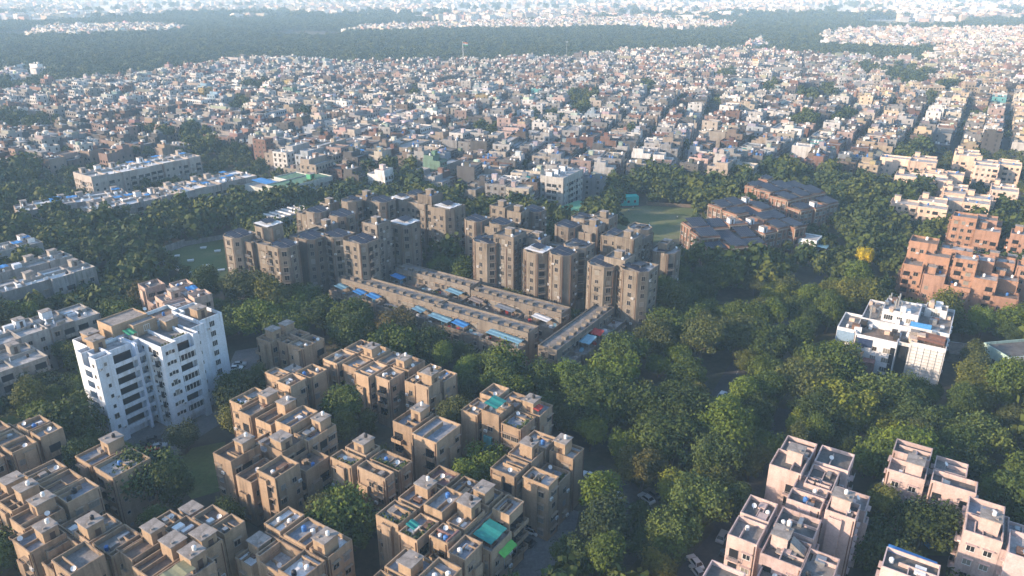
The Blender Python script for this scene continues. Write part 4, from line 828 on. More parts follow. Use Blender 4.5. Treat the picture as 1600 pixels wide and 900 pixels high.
for k, mt in enumerate([plain('flag green', (.02, .25, .05), .8), plain('flag white', (.75, .75, .75), .8), plain('flag saffron', (.8, .22, .03), .8)]):
    m = MB(); n = 8
    for i in range(n):
        x0, x1 = 7.0 * i / n, 7.0 * (i + 1) / n; w0, w1 = .4 * math.sin(x0 * 1.1), .4 * math.sin(x1 * 1.1); s0, s1 = -.12 * x0, -.12 * x1
        m.face([(x0, w0, k * 1.6 + s0), (x1, w1, k * 1.6 + s1), (x1, w1, k * 1.6 + 1.6 + s1), (x0, w0, k * 1.6 + 1.6 + s0)])
        m.face([(x0, w0 + .04, k * 1.6 + 1.6 + s0), (x1, w1 + .04, k * 1.6 + 1.6 + s1), (x1, w1 + .04, k * 1.6 + s1), (x0, w0 + .04, k * 1.6 + s0)])
    link('band', m.mesh('band', [mt]), fl)
m = MB(); m.tube((3.2, -.25, 2.1), (3.2, .45, 2.1), .55, .55, 12); link('wheel_emblem', m.mesh('wheel_emblem', [plain('navy', (.01, .02, .15), .8)]), fl)
mm = link('light_mast', None, None, (*P(885, 95), 0)); tag(mm, 'tall thin light mast rising out of the hazy wood belt', 'light mast')
m = MB(); m.cyl(0, 0, 0, 26, .4, .2, 8); link('pole', m.mesh('pole', [METAL]), mm); m = MB(); m.box(-1.8, 1.8, -.3, .3, 0, 1.6); link('lamp_rack', m.mesh('lamp_rack', [METAL]), mm, (0, 0, 26))
def person_mesh(step):
    v = [(0, 0, .92), (0, 0, 1.15), (0, 0, 1.42), (0, .01, 1.52), (0, .02, 1.64), (0, .02, 1.74), (.09, 0, .88), (.10, step, .48), (.10, step * .9, .06), (.10, step * .9 - .14, .03), (-.09, 0, .88), (-.10, -step, .48), (-.10, -step * 1.3, .06), (-.10, -step * 1.3 - .14, .03), (.19, 0, 1.40), (.25, -.05, 1.12), (.24, -.14 - step, .88), (-.19, 0, 1.40), (-.25, .03, 1.12), (-.24, -.06 + step, .88)]
    e = [(0, 1), (1, 2), (2, 3), (3, 4), (4, 5), (0, 6), (6, 7), (7, 8), (8, 9), (0, 10), (10, 11), (11, 12), (12, 13), (2, 14), (14, 15), (15, 16), (2, 17), (17, 18), (18, 19)]
    rr = [.15, .14, .15, .055, .10, .08, .09, .065, .045, .04, .09, .065, .045, .04, .06, .045, .035, .06, .045, .035]
    me = bpy.data.meshes.new('person'); me.from_pydata(v, e, []); o = bpy.data.objects.new('person', me); COL.objects.link(o)
    md = o.modifiers.new('s', 'SKIN'); o.modifiers.new('u', 'SUBSURF').levels = 1
    for i, r in enumerate(rr): me.skin_vertices[0].data[i].radius = (r, r * .75 if i < 3 else r)
    me.skin_vertices[0].data[0].use_root = True
    dg = bpy.context.evaluated_depsgraph_get(); out = bpy.data.meshes.new_from_object(o.evaluated_get(dg)); bpy.data.objects.remove(o)
    out.materials.clear(); out.materials.append(plain('white clothes', (.6, .6, .6), .9)); out.materials.append(plain('skin', (.25, .14, .09), .7)); out.materials.append(plain('dark hair', (.02, .018, .015), .7)); out.materials.append(plain('dark trousers', (.05, .06, .09), .9))
    for p in out.polygons:
        z = p.center.z; p.material_index = 2 if z > 1.66 or (z > 1.58 and p.center.y > .06) else 1 if z > 1.47 or (abs(p.center.x) > .2 and z < 1.0) else 3 if z < .9 else 0
    return out
PM = [person_mesh(.12), person_mesh(.2), person_mesh(.03)]
for (px, py, i, lab) in [(982, 331, 0, 'person in white shirt standing near the teal shed on the field'), (989, 327, 2, 'person in white shirt right beside the teal shed'), (1058, 342, 1, 'person in white shirt walking across the right side of the field'), (1015, 352, 1, 'person in white shirt walking across the middle of the field')]:
    o = link('person', PM[i], None, (*P(px, py), 0), i * 1.3); tag(o, lab, 'person')

# ------------------------------------------------------------------ cars
CARP = plain('car paint', None, .3, 0, 'obj')
def car_meshes():
    b = MB(); prof = [(-2.1, .35), (-2.12, .75), (-1.6, .95), (-.0, .98), (.9, .98), (1.0, .98), (2.05, .86), (2.12, .6), (2.1, .35)]
    n = len(prof)
    for s, sg in ((-.85, 1), (.85, -1)): b.face([(x, s, z) for x, z in (prof[::-1] if sg > 0 else prof)])
    for i in range(n):
        (x0, z0), (x1, z1) = prof[i], prof[(i + 1) % n]; b.face([(x0, -.85, z0), (x0, .85, z0), (x1, .85, z1), (x1, -.85, z1)])
    r = MB(); r.face([(-1.15, -.62, 1.46), (.35, -.62, 1.46), (.35, .62, 1.46), (-1.15, .62, 1.46)])
    for sg in (-1, 1):
        for xa, xb in ((-1.6, -1.15), (.95, .35)): r.tube((xa, sg * .8, .97), (xb, sg * .62, 1.46), .05, .05, 4)
    g = MB(); lo = [(-1.62, -.8), (.97, -.8), (.97, .8), (-1.62, .8)]; hi = [(-1.16, -.63), (.36, -.63), (.36, .63), (-1.16, .63)]
    for i in range(4): j = (i + 1) % 4; g.face([(*lo[i], .96), (*lo[j], .96), (*hi[j], 1.45), (*hi[i], 1.45)])
    w_ = MB(); w_.tube((0, -.1, 0), (0, .1, 0), .31, .31, 12)
    for s in (-.1, .1): pts = [(.31 * math.cos(t * math.pi / 6), s, .31 * math.sin(t * math.pi / 6)) for t in range(12)]; w_.face(pts if s < 0 else pts[::-1])
    rim = MB(); rim.tube((0, -.115, 0), (0, .115, 0), .17, .17, 10)
    for s in (-.115, .115): pts = [(.17 * math.cos(t * math.pi / 5), s, .17 * math.sin(t * math.pi / 5)) for t in range(10)]; rim.face(pts if s < 0 else pts[::-1])
    hl = MB(); hl.box(-.04, .05, -.18, .18, -.08, .08)
    return b.mesh('body', [CARP]), r.mesh('car_roof', [CARP]), g.mesh('glazing', [GLASS]), w_.mesh('wheel', [BLACKP]), rim.mesh('rim', [METAL]), hl.mesh('headlight', [FRAMEL])
CM = car_meshes()
CC = {'white': (.70, .71, .72), 'silver': (.38, .40, .42), 'red': (.45, .03, .015), 'dark grey': (.05, .052, .056), 'blue': (.04, .10, .28)}
def car(px, py, ang, colour, where):
    o = link('parked_car', None, None, (*P(px, py), .02), ang); tag(o, f'{colour} car {where}', 'car', 'parked cars'); c = CC[colour]
    body = link('body', CM[0], o, color=c); link('car_roof', CM[1], body, color=c); link('glazing', CM[2], o)
    for x in (-1.3, 1.3):
        for y in (-.78, .78): k = link('wheel', CM[3], o, (x, y, .31)); link('rim', CM[4], k)
    for y in (-.6, .6): link('headlight', CM[5], o, (2.1, y, .68))
for a_ in [(1128, 620, 1.0, 'white', 'upper of two on the avenue above the clearing'), (1120, 631, 1.0, 'white', 'lower of two on the avenue above the clearing'), (1270, 456, .95, 'white', 'on the avenue near the red court'), (1258, 464, .95, 'dark grey', 'on the avenue behind a white one'), (1228, 493, .95, 'blue', 'on the avenue below the red court'), (1232, 486, .95, 'dark grey', 'beside the blue one on the avenue'), (1395, 325, 1.0, 'white', 'far up the avenue beside the peach blocks'),
           (1388, 318, 1.0, 'dark grey', 'far up the avenue among tree shade'), (958, 776, 2.6, 'white', 'in the shaded car park, nearest the driveway block'), (921, 747, 2.5, 'white', 'at the end wall of the driveway block'), (997, 801, 2.2, 'silver', 'in the shaded car park, right of the white one'), (1010, 782, 2.2, 'silver', 'under the tree at the upper end of the car park'), (1020, 775, 2.2, 'dark grey', 'at the far upper end of the shaded car park'),
           (1086, 882, 1.9, 'white', 'on the shady lane near the bottom frame edge'), (1090, 897, 1.9, 'silver', 'cut by the bottom frame edge on the lane'), (1134, 862, 1.0, 'dark grey', 'beside the pink wall on the lane'), (1128, 842, 1.0, 'silver', 'under the big tree along the lane'),
           (828, 832, 2.6, 'white', 'on the driveway between the red terrace block and driveway block'), (822, 850, 2.6, 'dark grey', 'below the white one on the driveway'), (236, 706, .5, 'red', 'in front of the white tower'), (248, 701, .5, 'silver', 'beside the red one at the white tower'), (228, 696, .4, 'dark grey', 'under the balconies of the white tower'), (240, 690, .4, 'dark grey', 'in the shade beneath the white tower, rear one'),
           (374, 572, .2, 'silver', 'in the tower car park, upper one'), (369, 578, .2, 'white', 'in the tower car park, middle one'), (374, 592, .2, 'white', 'in the tower car park, lowest one'), (384, 586, .2, 'dark grey', 'in the tower car park, next to the lowest white one'), (1548, 578, .6, 'white', 'beside the tin sheds at the right'), (1322, 598, 1.2, 'white', 'half hidden among trees below the commercial building')]: car(*a_)
b = link('water_bin', None, None, (*P(1455, 853), 0), .3); tag(b, 'bright blue covered bin on the lawn behind the lone pink block', 'bin'); box_part('bin_body', T_BLUE, b, -1.3, 1.3, -.7, .7, .15, 1.2); box_part('bin_lid', T_BLUE, b, -1.38, 1.38, -.78, .78, 1.2, 1.32)

# ------------------------------------------------------------------ trees
def crown_mesh(seed, n, size, squash=.8, lobes=12, spread=1.0):
    """A crown of unit radius 1: many leaf faces on the skins of uneven lobes."""
    r = random.Random(seed); b = MB(); L = []
    for i in range(lobes):
        a = r.uniform(0, 6.28); d = r.uniform(.15, .72) * spread; z = r.uniform(-.35, .65) * squash
        L.append((Vector((d * math.cos(a), d * math.sin(a), z)), r.uniform(.26, .46)))
    L.append((Vector((0, 0, .2)), .55))
    for i in range(lobes):
        a = r.uniform(0, 6.28); d = r.uniform(.5, .86) * spread; L.append((Vector((d * math.cos(a), d * math.sin(a), r.uniform(-.45, .45) * squash)), r.uniform(.12, .24)))
    tw = [l[1] ** 1.8 for l in L]
    for _ in range(n):
        c, rd = r.choices(L, tw)[0]
        v = Vector((r.gauss(0, 1), r.gauss(0, 1), r.gauss(.2, 1))).normalized(); t = r.random()
        k = r.uniform(.7, 1.1) if t < .6 else r.uniform(1.0, 1.35) if t < .78 else r.uniform(.2, .7)
        nrm = (v + Vector((r.gauss(0, .7), r.gauss(0, .7), r.gauss(.3, .6)))).normalized()
        leafquad(b, c + v * rd * k, nrm, size * r.uniform(.5, 1.3), r)
    return b.mesh('crown', [LEAF])
CROWNS = [crown_mesh(s, 8200, .036, sq, lb, sp) for s, sq, lb, sp in [(1, .75, 13, 1.0), (2, .9, 10, .85), (3, .65, 16, 1.1), (4, 1.1, 12, .75), (5, .8, 9, 1.0), (6, .7, 15, .95), (7, 1.25, 14, .65), (8, .8, 18, 1.15)]]
FORM = ['rounded', 'domed', 'spreading', 'upright', 'ragged', 'rounded', 'tall narrow', 'wide']
FARC = [crown_mesh(s, 420, .12, .85, 9, 1.0) for s in (21, 22, 23, 24)]
for c in FARC: c.materials.clear(); c.materials.append(LEAF_FAR)
def trunk_mesh():
    b = MB(); b.tube((0, 0, 0), (.05, .03, .34), .035, .026, 8); b.tube((.05, .03, .34), (.0, -.02, .62), .026, .016, 7)
    for a in range(6): t = a * 1.05; b.tube((.04, .02, .30 + .03 * a), (.28 * math.cos(t), .28 * math.sin(t), .55 + .04 * (a % 3)), .014, .006, 5)
    return b.mesh('trunk', [BARK])
TRUNK = trunk_mesh()
TONES = [('dark green', (.034, .054, .012)), ('deep green', (.044, .072, .014)), ('mid green', (.062, .094, .016)), ('olive green', (.080, .090, .018)), ('dull green', (.062, .076, .024)), ('fresh green', (.086, .128, .017)), ('yellow green', (.120, .142, .018)), ('brownish', (.085, .075, .028))]
HOUSEPTS = []
def tree(x, y, r, h, proto, tone, col, label=None, rz=None):
    o = link('tree', None, None, (x, y, 0), rng.uniform(0, 6.28) if rz is None else rz); tag(o, label, 'tree', 'trees of the green belt')
    link('trunk', TRUNK, o, (0, 0, 0), 0, (h * .95, h * .95, h * .95))
    link('crown', CROWNS[proto], o, (0, 0, h - r * .95), 0, (r, r, r * rng.uniform(.85, 1.1)), color=col)
    if not label:
        d = min(LAND, key=lambda q: (q[0] - x) ** 2 + (q[1] - y) ** 2)
        sz = 'small' if r < 4.0 else 'medium' if r < 6.2 else 'large'
        LABELLED.append((o, f'{sz} {tone} {FORM[proto]} tree near the {d[2]}', x, y))
    return o
def blocked(x, y, r, pad=.62):
    pts = [(x, y)] + [(x + r * pad * math.cos(t), y + r * pad * math.sin(t)) for t in (0, .79, 1.57, 2.36, 3.14, 3.93, 4.71, 5.5)]
    for f in FOOT:
        if abs(f[0][0] - x) > 90 or abs(f[0][1] - y) > 90: continue
        if any(inside(a, b_, f) for a, b_ in pts): return True
    return inside_any(x, y, NOTREE) or any(inside_any(a, b_, NOCROWN) for a, b_ in pts)
def inside_any(x, y, polys): return any(inside(x, y, f) for f in polys)
SPECIAL = [(232, 790, 8.0, 17, 2, 'mid green', 2, 'big round green tree in the courtyard left of the dark lawn'), (292, 706, 4.6, 9, 5, 'dark', 1, 'dark spiky tree in front of the white tower'), (532, 822, 4.6, 10, 4, 'bright', 9, 'bright green sunlit tree between the tan blocks, left of red terraces'),
  (1085, 835, 7.2, 15, 5, '', 5, 'big fresh green tree overhanging the shady lane, nearest the pink blocks'), (1048, 872, 6.0, 12, 0, '', 5, 'big fresh green tree at the lower end of the shady lane'), (1120, 760, 6.0, 14, 2, '', 2, 'large leafy tree at the upper end of the shady lane'), (940, 862, 7.0, 14, 1, '', 1, 'large dark tree standing between driveway and shaded car park'), (900, 905, 5.5, 10, 0, '', 2, 'medium tree cut by the bottom edge right of the driveway'),
  (1025, 915, 4.0, 8, 1, '', 8, 'yellowish tree at the bottom frame edge beside the lane'), (1000, 770, 5.4, 12, 4, '', 7, 'rusty olive tree at the shaded car park'), (1345, 434, 3.8, 13, 5, '', 6, 'bright yellow flowering tree beside the avenue'), (727, 612, 4.6, 11, 1, '', 9, 'bright yellow green tree in front of the crosswise gap'), (886, 628, 5.0, 13, 5, '', 9, 'bright green tree standing below the crosswise row house'),
  (955, 608, 4.4, 11, 4, '', 8, 'yellowish olive tree right of the crosswise row house'), (1365, 870, 7.0, 10, 2, '', 2, 'round dense green tree between lone pink block and staggered pink blocks'), (1450, 850, 3.2, 6, 1, '', 8, 'small yellowish tree in front of the lone pink block'), (185, 353, 4.5, 8, 4, '', 6, 'yellow flowering tree among dark trees below the white rows'), (1520, 715, 7.0, 13, 2, '', 5, 'large fresh green tree behind the lone pink block'), (1370, 660, 8, 15, 1, '', 5, 'very large fresh green tree below the commercial building'),
  (40, 895, 6, 12, 5, '', 5, 'bright green tree in the bottom left corner'), (65, 645, 7, 12, 2, '', 1, 'dark broad tree below the grey rows left of the white tower'), (1420, 690, 6.5, 13, 4, '', 2, 'large tree just behind the roof of the lone pink block')]
SC = {1: (.033, .052, .020), 2: (.05, .078, .024), 5: (.075, .108, .028), 6: (.42, .34, .015), 7: (.072, .070, .02), 8: (.15, .135, .022), 9: (.105, .165, .025)}
placed = []
for px, py, r, h, pr, tn, ck, lab in SPECIAL:
    p = P(px, py); tree(p.x, p.y, r, h, pr, tn, SC[ck], lab); placed.append((p.x, p.y, r))
NEARB = [(-160, 285), (0, 275), (75, 276), (140, 268), (205, 262), (240, 262), (330, 238), (400, 252), (480, 300), (540, 305), (590, 308), (655, 300), (720, 330), (830, 345), (895, 330), (955, 300), (1005, 292), (1165, 296), (1185, 276), (1265, 282), (1330, 290), (1392, 302), (1397, 265), (1420, 240), (1760, 250)]
FARB = [(1760, 60), (1600, 76), (1500, 92), (1445, 108), (1300, 98), (1180, 88), (1000, 88), (900, 97), (800, 100), (720, 104), (520, 106), (420, 100), (290, 117), (230, 129), (110, 141), (60, 150), (0, 162), (-160, 175)]
GREEN = [P(*q) for q in NEARB] + [Vector((420, 60)), Vector((-330, 60))]
GREEN = [tuple(p) for p in GREEN]
PARKS = [(905, 178, 26, 20), (850, 200, 26, 13), (760, 222, 36, 8), (1275, 163, 30, 13), (375, 178, 16, 11), (45, 206, 60, 12), (230, 224, 24, 9), (1415, 132, 34, 18), (1120, 178, 15, 7), (1320, 205, 15, 9), (1480, 150, 22, 7), (1130, 128, 20, 6), (1350, 120, 18, 8), (600, 292, 55, 14), (1255, 210, 24, 9), (300, 232, 50, 10), (1440, 172, 14, 9), (1530, 196, 16, 7), (650, 160, 12, 6), (400, 150, 20, 7), (470, 200, 16, 7), (1010, 150, 12, 6), (990, 228, 18, 8), (1200, 150, 10, 12)]
def in_park(px, py, g=1.0): return any(((px - a) / (c * g)) ** 2 + ((py - b_) / (d * g)) ** 2 < 1 for a, b_, c, d in PARKS)
cell = {}
def near_ok(x, y, r):
    i, j = int(x // 12), int(y // 12)
    for a in range(i - 1, i + 2):
        for b_ in range(j - 1, j + 2):
            for (u, v, q_) in cell.get((a, b_), ()):
                if (u - x) ** 2 + (v - y) ** 2 < ((r + q_) * .53) ** 2: return False
    return True
def put(x, y, r): cell.setdefault((int(x // 12), int(y // 12)), []).append((x, y, r))
for p in placed: put(*p)
cand = []
for _ in range(26000):
    x, y = rng.uniform(-340, 400), rng.uniform(66, 620)
    px, py, f_ = proj(x, y)
    if not (-130 < px < 1730 and py < 1010): continue
    if not inside(x, y, GREEN): continue
    r = rng.choice([3.8, 4.6, 5.4, 6.0, 6.8, 7.6, 8.3])
    if any(inside(x, y, g_) for g_ in THIN):
        if rng.random() < .5: continue
        r = min(r, rng.uniform(2.2, 3.1))
    if not near_ok(x, y, r) or blocked(x, y, r): continue
    put(x, y, r); cand.append((x, y, r))
cand.sort(key=lambda c: c[0] ** 2 + c[1] ** 2)
far_pts = []; n_ind = 0
for x, y, r in cand:
    px, py, f_ = proj(x, y, 6)
    pr = rng.randrange(8); h = min(16, r * rng.uniform(1.65, 2.1) + 1) + (2 if pr in (3, 6) else 0)
    if n_ind < 262 and -20 < px < 1620 and py < 915:
        tn, col = rng.choices(TONES, (3, 5, 7, 2.5, 3, 5, 1.3, .25))[0]
        k = rng.uniform(.85, 1.2); tree(x, y, r, h, pr, tn, tuple(c * k for c in col)); n_ind += 1
    else: far_pts.append((x, y, h * .6, r))
def palm(px, py, h, lab):
    o = link('palm_tree', None, None, (*P(px, py), 0)); tag(o, lab, 'palm tree', 'palms between the tan blocks')
    b = MB(); b.tube((0, 0, 0), (.1, .05, h * .5), .2, .16, 8); b.tube((.1, .05, h * .5), (.15, .0, h), .16, .12, 8); link('trunk', b.mesh('trunk', [plain('palm bark', (.2, .17, .14), .9)]), o)
    c = MB(); r = random.Random(int(px))
    for k in range(22):
        a = k * 2.4; up = r.uniform(-.3, .9); d = Vector((math.cos(a), math.sin(a), up)).normalized(); p = Vector((.15, 0, h)); Lf = r.uniform(2.2, 3.0)
        for s in range(7):
            q_ = p + d * Lf / 7; d = (d + Vector((0, 0, -.22))).normalized(); sd_ = d.cross(Vector((0, 0, 1))).normalized(); wd = .55 * math.sin((s + 1) / 8 * 3.0) + .1
            for sg in (-1, 1):
                for t in (0, .5): m0 = p.lerp(q_, t); c.face([m0, p.lerp(q_, t + .28), p.lerp(q_, t + .5) + sd_ * sg * wd + Vector((0, 0, -.25 * wd)), p.lerp(q_, t + .34) + sd_ * sg * wd + Vector((0, 0, -.25 * wd))])
            p = q_
    link('crown', c.mesh('crown', [LEAF]), o, color=(.04, .06, .028))
palm(418, 632, 10, 'palm tree standing against the small tan block, leftmost of the palms'); palm(618, 660, 9.5, 'palm tree beside the palm side block, right of the dark courtyard'); palm(488, 790, 8, 'palm tree in front of the glazed balcony block'); palm(575, 790, 8, 'palm tree left of the red terrace block'); palm(505, 622, 9, 'palm tree in shade between the small block and the palm side block')

# ------------------------------------------------------------------ the town
CITY = [tuple(P(*q)) for q in NEARB] + [tuple(P(*q)) for q in FARB]
PAL_R = [('white', (.62, .63, .65)), ('cream', (.50, .46, .39)), ('pale grey', (.40, .41, .43)), ('grey', (.24, .25, .27)), ('tan', (.36, .30, .25)), ('pink', (.46, .33, .31)), ('brick red', (.22, .115, .09)), ('white', (.66, .67, .69)), ('beige', (.42, .38, .34)), ('pale grey', (.46, .47, .50)), ('brown', (.17, .13, .11)), ('white', (.58, .58, .59)), ('bluish grey', (.30, .36, .44)), ('grey', (.30, .31, .33)), ('brick red', (.26, .15, .12))]
PAL_L = [('brick red', (.23, .125, .095)), ('pinkish', (.34, .22, .185)), ('brown', (.20, .145, .115)), ('tan', (.36, .27, .21)), ('grey', (.25, .24, .24)), ('white', (.50, .49, .48)), ('pinkish', (.38, .26, .22)), ('pale grey', (.37, .37, .38))]
RARE = [('turquoise', (.08, .38, .42)), ('yellow', (.55, .42, .14)), ('sky blue', (.22, .36, .50)), ('green', (.16, .32, .24))]
plots = []
def grid(ang, test, wd=(5, 8), dp=11, lane=4.0, seed=0):
    r = random.Random(seed); e = Vector((math.cos(ang), math.sin(ang))); n = Vector((-e.y, e.x)); O_ = Vector((0, 300)); v = -1300.0; row = 0; shift = 0
    cross = []; u = -1500.0
    while u < 1700: cross.append(u); u += r.uniform(46, 95)
    while v < 1700:
        u = -1500.0; ci = 0; shift = (shift if row % 4 else r.uniform(-20, 20)) + r.uniform(-1, 1); hrow = r.choice([3, 3, 4])
        while u < 1700:
            w_ = r.uniform(*wd) * r.choice([1] * 26 + [1.8, 1.8, 3.0])
            if ci < len(cross) and u + w_ > cross[ci] + shift: u = cross[ci] + shift + (4.2 if ci % 3 == 0 else 2.6); ci += 1; continue
            c = O_ + n * (u + w_ / 2) + e * (v + dp / 2); u += w_ + .12
            if c.y < 220 or c.y > 1700: continue
            px, py, f_ = proj(c.x, c.y)
            if not (-70 < px < 1670) or not inside(c.x, c.y, CITY) or not test(px, py) or in_park(px, py): continue
            if r.random() < .03: continue
            dd = dp * r.uniform(.86, 1.0); jt = r.uniform(-.6, .6); plots.append((c.x + e.x * jt, c.y + e.y * jt, ang + math.pi / 2 + r.uniform(-.02, .02), w_, dd, row, px, py))
        v += dp + (.2 if row % 2 else 5.6 if row % 8 == 4 else lane); row += 1
grid(rad(62), lambda px, py: px < 430 - (py - 180) * .4, (6, 9.5), 11, 4.2, 1); ZB = lambda py: 433 - (py - 180) * .4
grid(rad(64 - 90), lambda px, py: ZB(py) <= px < 735 + 30 * math.sin(py * .06), (6, 9.5), 12, 4.4, 2)
grid(rad(72 - 90), lambda px, py: px >= 739 + 30 * math.sin(py * .06) and (px < 1120 + (180 - py) * .5 if py > 165 else px < 960), (6, 9.5), 12, 4.6, 3)
grid(rad(60), lambda px, py: py <= 163 and 964 <= px < 1250, (6, 9), 11.5, 4.2, 6)
grid(rad(58 - 90), lambda px, py: px >= 1124 + (180 - py) * .5 and py > 165, (6, 9.5), 12, 4.8, 4)
grid(rad(80), lambda px, py: py <= 163 and px >= 1254, (6, 9), 11, 4.4, 5)
def hit_foot(x, y):
    return any(abs(f[0][0] - x) < 80 and abs(f[0][1] - y) < 80 and any(inside(x + a, y + b_, f) for a, b_ in ((0, 0), (6, 0), (-6, 0), (0, 6), (0, -6))) for f in FOOT) or any(inside(x, y, f) for f in NOTREE)
plots = [p for p in plots if p[1] > 560 or not hit_foot(p[0], p[1])]
plots.sort(key=lambda p: p[0] ** 2 + p[1] ** 2)
def spec(p, r):
    px, py = p[6], p[7]; left = px < 430 - (py - 180) * .4
    old = left and py > 178 or (520 < px < 900 and py < 150)
    name, c = r.choice(PAL_L if old else PAL_R)
    if r.random() < .12: name, c = 'dark grey', (.11, .11, .115)
    if r.random() < .015: name, c = r.choice(RARE)
    if px > 1330 and r.random() < .35: name, c = 'cream', (.56, .45, .32)
    k = r.uniform(.42, .88) if old else r.uniform(.42, 1.02); m_ = sum(c) / 3; c = tuple(m_ + (x - m_) * .8 for x in c); fl = r.choice([3, 3, 3, 3, 2, 4]) if old else r.choice([3, 3, 4, 4, 4, 4, 4, 2, 5])
    return name, tuple(x * k for x in c), fl
FH = 3.05
def cam_sides(x, y, ang):
    """Which of a box's four sides (local -y, +x, +y, -x) face the camera."""
    out = []
    for i, t in enumerate((-math.pi / 2, 0, math.pi / 2, math.pi)):
        a = ang + t
        if math.cos(a) * -x + math.sin(a) * -y > -.05 * math.hypot(x, y): out.append(i)
    return out
ind = [p for p in plots if -10 < p[6] < 1610][:272]; rest = [p for p in plots if p not in set(ind)]
HWIN = win_proto(1.3, 1.3, True, 1, FRAMEW, SLAB); HWIN2 = win_proto(1.0, 1.2, False, 0, FRAMEW)
hm = MB(); hm.box(-1.2, 1.2, -1.3, 1.3, 0, 2.4); hm.box(-1.35, 1.35, -1.45, 1.45, 2.4, 2.55); HUTM = hm.mesh('stair_room', [HOUSEW])
bm_ = MB(); bm_.box(-.5, .5, -1.0, .02, -.14, 0); bm_.box(-.5, .5, -1.0, -.9, 0, .85); HBAL = bm_.mesh('balcony', [HOUSEW])
def where(px, py, row):
    z = ('at the left frame edge' if px < 150 else 'beyond the white terrace rows' if px < 420 else 'behind the green school' if px < 560 else 'behind the farthest tower' if px < 700 else 'left of the grey slab block' if px < 850 else 'right of the grey slab block' if px < 960 else 'behind the sports field' if px < 1110 else 'behind the brick school' if px < 1290 else 'beside the avenue' if px < 1420 else 'behind the peach blocks')
    return z
for p in ind:
    x, y, ang, wd, dp, row, px, py = p; r = random.Random(int(x * 13 + y * 7)); name, col, fl = spec(p, r); h = fl * FH
    b = MB(); b.poly(rectp(-wd / 2, wd / 2, -dp / 2, dp / 2), 0, h, .85, .2); up = r.random() < .33; tops = [(-wd / 2, wd / 2, -dp / 2, dp / 2, h)]
    if up:
        y0 = r.choice([-dp / 2 + .3, -dp / 2 + dp * .4]); b.poly(rectp(-wd / 2 + .05, wd / 2 - .05, y0, y0 + dp * .55), h, h + 2.8, .6, .2)
        tops = [(-wd / 2, wd / 2, y0, y0 + dp * .55, h + 2.8)]
    o = link('house', b.mesh('house', [HOUSEW]), None, (x, y, 0), ang, color=col)
    feat = []
    rc = r.choice([(.24, .235, .23), (.30, .295, .295), (.21, .17, .15), (.40, .40, .41), (.17, .165, .165)])
    f_ = MB(); f_.face([(-wd / 2 + .2, -dp / 2 + .2, h), (wd / 2 - .2, -dp / 2 + .2, h), (wd / 2 - .2, dp / 2 - .2, h), (-wd / 2 + .2, dp / 2 - .2, h)])
    if up: t = tops[0]; f_.face([(t[0] + .3, t[2] + .2, t[4]), (t[1] - .3, t[2] + .2, t[4]), (t[1] - .3, t[3] - .2, t[4]), (t[0] + .3, t[3] - .2, t[4])])
    link('roof', f_.mesh('roof', [R_OBJ]), o, color=rc)
    t = tops[0]
    if r.random() < .7: link('stair_room', HUTM, o, (r.uniform(t[0] + 1.6, t[1] - 1.6), r.uniform(t[2] + 1.6, t[3] - 1.6), t[4] + .01), 0, (r.uniform(.8, 1.2), r.uniform(.8, 1.2), 1), color=tuple(c * r.uniform(.8, 1.1) for c in col)); feat.append('stair room')
    nt_ = r.choice([0, 1, 2, 2, 3]); tk = r.choice([0, 0, 0, 1, 2])
    for _ in range(nt_): link('water_tank', TANKS[tk], o, (r.uniform(t[0] + .9, t[1] - .9), r.uniform(t[2] + .9, t[3] - .9), t[4] + .02), 0, r.uniform(.8, 1.1))
    if nt_: feat.append(['', 'one', 'two', 'three'][nt_] + ' ' + ['white', 'black', 'blue'][tk] + (' tank' if nt_ == 1 else ' tanks'))
    nw = max(1, int(wd / 2.4)); bal = r.random() < .5
    for sd_ in cam_sides(x, y, ang):
        L_ = wd if sd_ in (0, 2) else dp; rz = (0, math.pi / 2, math.pi, -math.pi / 2)[sd_]; nrm = ((0, -1), (1, 0), (0, 1), (-1, 0))[sd_]; tg = ((1, 0), (0, 1), (-1, 0), (0, -1))[sd_]
        cx, cy = nrm[0] * wd / 2, nrm[1] * dp / 2; n = nw if sd_ in (0, 2) else r.choice([0, 2, 3])
        for k in range(fl):
            if sd_ in (0, 2) and bal and k: g_ = link('balcony', HBAL, o, (cx, cy, k * FH), rz, (wd * .96, 1, 1), color=tuple(c * 1.05 for c in col))
            for i in range(n):
                s_ = (i + .5) / n * L_ - L_ / 2; m = link('window', (HWIN if r.random() < .6 else HWIN2)[0], o, (cx + tg[0] * s_, cy + tg[1] * s_, k * FH + .95), rz, (1, 1, 1.15)); link('pane', HWIN[1], m)
    if r.random() < .05: awning(o, 0, 0, t[4], 3, 2.6, r.choice([T_BLUE, T_TEAL, T_SKY]), 'roof_sheet'); feat.append('awning')
    tag(o, None, 'house', 'town houses in dense rows')
    fs = ['two', 'two', 'two', 'three', 'four', 'five'][fl]
    LABELLED.append((o, f'{name} {fs}-storey house' + (f' with {feat[-1]}' if feat else '') + ' ' + where(px, py, row), x, y))

